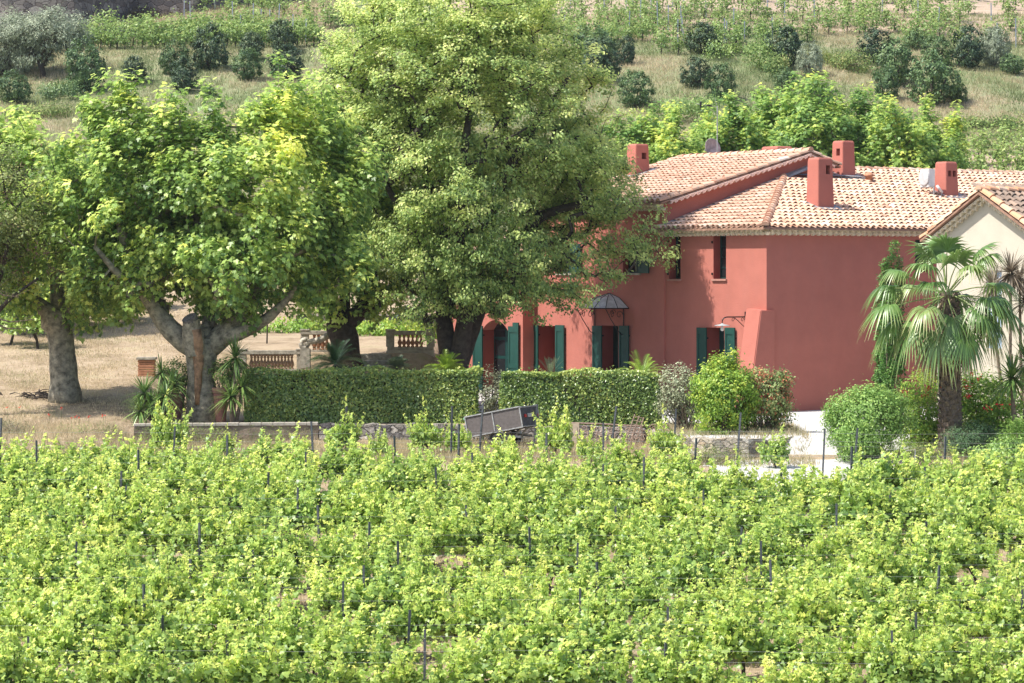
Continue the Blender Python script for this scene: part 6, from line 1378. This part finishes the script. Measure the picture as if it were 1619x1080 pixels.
# iron gates leaning on the wall
Y = 77.2; A_ = P(886, 672, Y); zgt = gz(A_.x, Y)
T = thing('iron_gate', 'rusty ornate wrought iron gate panel leaning on the wall right of the trailer', 'gate', (A_.x, Y, zgt-.05), math.radians(-3)); T.rotation_euler = (math.radians(-14), 0, math.radians(-3)); W_ = (1015-886)/F*Y; Hg = PZ(669, Y)-zgt+.07
m = MB()
m.tube([(0,0,Hg), (W_*.5,0,Hg-.03), (W_,0,Hg-.1)], .025, 6); m.tube([(0,0,.05), (W_,0,.05)], .02, 6); m.tube([(.0,0,0), (-.02,0,Hg)], .022, 6); m.tube([(W_,0,0), (W_,0,Hg-.1)], .022, 6); m.tube([(0,0,Hg-.22), (W_,0,Hg-.3)], .014, 5)
for k in range(1, 9): m.tube([(W_*k/9,0,.05), (W_*k/9,0,Hg-.26)], .014, 5)
m.build('frame', RUST, T); m = MB()
def scroll(m, cx, cz, r0, s=1, y=0, w=.016, turns=15): m.tube([(cx+s*math.cos(t*.55)*r0*(1-t/(turns+3)), y, cz+math.sin(t*.55)*r0*(1-t/(turns+3))) for t in range(turns)], w, 5)
for k in range(9): scroll(m, .2+k*W_/9.5, Hg-.14-.01*k, .085, 1 if k % 2 else -1)
for k in range(6): scroll(m, .35+k*W_/6.5, Hg*.45, .12, -1 if k % 2 else 1)
m.build('scrollwork', RUST, T)
m = MB(); m.box2((.12, -.05, .0), (.52, -.02, Hg-.02)); m.box2((.17, -.065, .1), (.47, -.051, Hg*.45)); m.box2((.17, -.065, Hg*.5), (.47, -.051, Hg-.12)); m.build('panel', solid('beige_panel', (.36, .29, .21), .8, var=.15), T, bevel=.006)
Y = 76.3; A_ = P(985, 672, Y); T = thing('iron_lattice', 'narrow leaning iron lattice of crossed bars in front of the iron gate', 'lattice', (A_.x, Y, gz(A_.x, Y))); T.rotation_euler = (math.radians(-12), math.radians(20), 0); m = MB()
for x in (0, .13, .26): m.tube([(x, 0, 0), (x, 0, 1.0)], .016, 5)
for k in range(9): m.tube([(0, 0, .06+k*.11), (.26, 0, .06+k*.11+.03)], .013, 5)
m.build('bars', RUST, T); m = MB()
for (x, z) in ((.42, .2), (.42, .45), (.6, .3), (.62, .55)): scroll(m, x, z, .13)
m.tube([(.26, 0, .05), (.8, 0, .05)], .012, 5); m.tube([(.26, 0, .66), (.8, 0, .66)], .012, 5); m.build('scrollwork', RUST, T)
Y = 76.6; A_ = P(1020, 685, Y); T = thing('iron_scroll', 'spiral wrought iron gate crest at the right end of the leaning ironwork', 'ironwork', (A_.x, Y, gz(A_.x, Y))); m = MB(); zs_ = PZ(678, Y)-T.location.z
scroll(m, .22, zs_, .14, 1, 0, .018, 20); m.tube([(-.1, 0, zs_+.05), (.0, 0, zs_+.12), (.1, 0, zs_+.08)], .014, 5); m.tube([(.36, 0, zs_), (.4, 0, 0)], .014, 5); m.tube([(-.1, 0, zs_+.05), (-.1, 0, 0)], .014, 5); m.build('spiral', RUST, T)
T = thing('garden_bench', 'dark round iron garden seat behind the grey twiggy shrub', 'garden seat', (PX(1075, 76.9), 76.9, 0)); m = MB()
for x in (-.2, .2): m.tube([(x+.2*math.cos(t*PI/10), 0, .26+.24*math.sin(t*PI/10)) for t in range(21)], .02, 6); m.tube([(x+.1*math.cos(t*PI/6), 0, .26+.12*math.sin(t*PI/6)) for t in range(13)], .012, 5)
m.build('hoops', IRON, T); m = MB(); m.lathe([(.01, .46), (.36, .46), (.36, .49), (.01, .49)], n=20); m.build('seat', IRON, T)
T = thing('wire_trough', 'pale folded metal frame among weeds in front of the palm', 'metal frame', (PX(1437, 70.6), 70.6, gz(PX(1437, 70.6), 70.6))); m = MB(); m.tube([(-.12,0,0), (-.12,0,.62), (.16,0,.66), (.16,0,0)], .018, 6); m.build('frame', STEEL, T)
# poppies on the dry verge at the left
pp = None
for k, (px, py) in enumerate([(97, 657), (30, 650), (12, 648), (113, 675), (125, 672), (120, 680), (140, 676), (163, 676), (166, 684), (78, 665)]):
    Yp = 77.2+k*.1 if py > 660 else 79.5; p_ = P(px, py, Yp); z = gz(p_.x, Yp); lab = 'tiny red poppy on the dry verge at the left, %s counted from the left edge' % ORD[sorted([12,30,78,97,113,120,125,140,163,166]).index(px)]
    T = thing('poppy', lab, 'flower', (p_.x, Yp, z), 0, 'poppies on the dry verge'); m = MB(); m.tube([(0,0,0), (.01,0,.30)], .004, 4); m.build('stem', CYP, T)
    V, Fc, R = leaf_arrays(RNG.normal(size=(5, 3))*.02+np.array([0, 0, .31]), RNG.normal(size=(5, 3))*.7+np.array([0, -.6, .6]), .045, T_OVAL, RNG.random(5)); link('petals', fast_mesh('petals', V, Fc, R), POPPY, T)
E = [ell(10, 690, 40, 26, 77, .6), ell(45, 700, 30, 14, 76.5, .4)]
shrub('dry_bush', 'brownish dry bush at the left edge before the leftmost trunk', 'shrub', E, 2600, .07, T_THIN, GREYL, stems=20, sig=.1, tone0=.2)
E = [ell(150, 690, 45, 14, 76.8, .5), ell(100, 690, 30, 10, 77, .4)]
shrub('weeds', 'low green weeds in front of the leftmost plane tree', 'weeds', E, 2000, .07, T_THIN, WEED, sig=.1)
E = [ell(px, 690, 40, 9, 77.9, .3) for px in (250, 320, 390, 455)]
shrub('weeds', 'green and straw weeds along the foot of the low coped wall', 'weeds', E, 3200, .08, T_THIN, WEED, sig=.12)
# scrub on the slope, greener patches
for i, (px, py, rx, ry, lab) in enumerate([(1165, 92, 50, 20, 'bright green low brambles among the central hillside bushes'), (1230, 110, 30, 16, 'light scrub between the central bushes'), (70, 185, 60, 10, 'low green scrub at the foot of the left hillside'), (100, 150, 30, 12, 'grey green scrub under the mottled bush'), (1560, 205, 60, 9, 'pale green scrub on the slope at the right edge'), (1080, 180, 50, 12, 'green brambles on the slope behind the antenna'), (430, 185, 60, 9, 'low green scrub strip above the plane tree crown'), (980, 60, 50, 18, 'bright scrub under the hill vines beside the tall tree'), (1330, 105, 40, 22, 'green scrub between the small olive and the right cluster')]):
    q = hit(px, py, 118, 230); k_ = q.y/F; E = [(q.x+dx*rx*k_, q.y+RNG.normal()*1.2, gz(q.x+dx*rx*k_, q.y)+.15, rx*k_*.45, 1.0, ry*k_*.8) for dx in (-.6, -.2, .2, .6)]
    shrub('scrub', lab, 'scrub', E, 3600, .14, T_OVAL, [VINEF, FRESH, BUSHG, WEED][(0, 3, 3, 2, 3, 0, 3, 0, 3)[i]] , sig=.2, stems=3)

# ------------------------------------------------------------------ haze
m = MB(); m.box2((-200, -25, -24), (200, 320, 80)); hz = m.build('haze', None); hz['kind'] = 'stuff'; hz['label'] = 'thin pale summer haze in the air'; hz['category'] = 'haze'
hm = bpy.data.materials.new('haze'); hm.use_nodes = True; hn = hm.node_tree; hn.nodes.clear(); ho = hn.nodes.new('ShaderNodeOutputMaterial'); pv = hn.nodes.new('ShaderNodeVolumePrincipled')
pv.inputs['Color'].default_value = (.93, .96, 1, 1); pv.inputs['Density'].default_value = .00012; pv.inputs['Anisotropy'].default_value = .3; hn.links.new(pv.outputs[0], ho.inputs['Volume']); hz.data.materials.append(hm)
sc.cycles.volume_bounces = 0
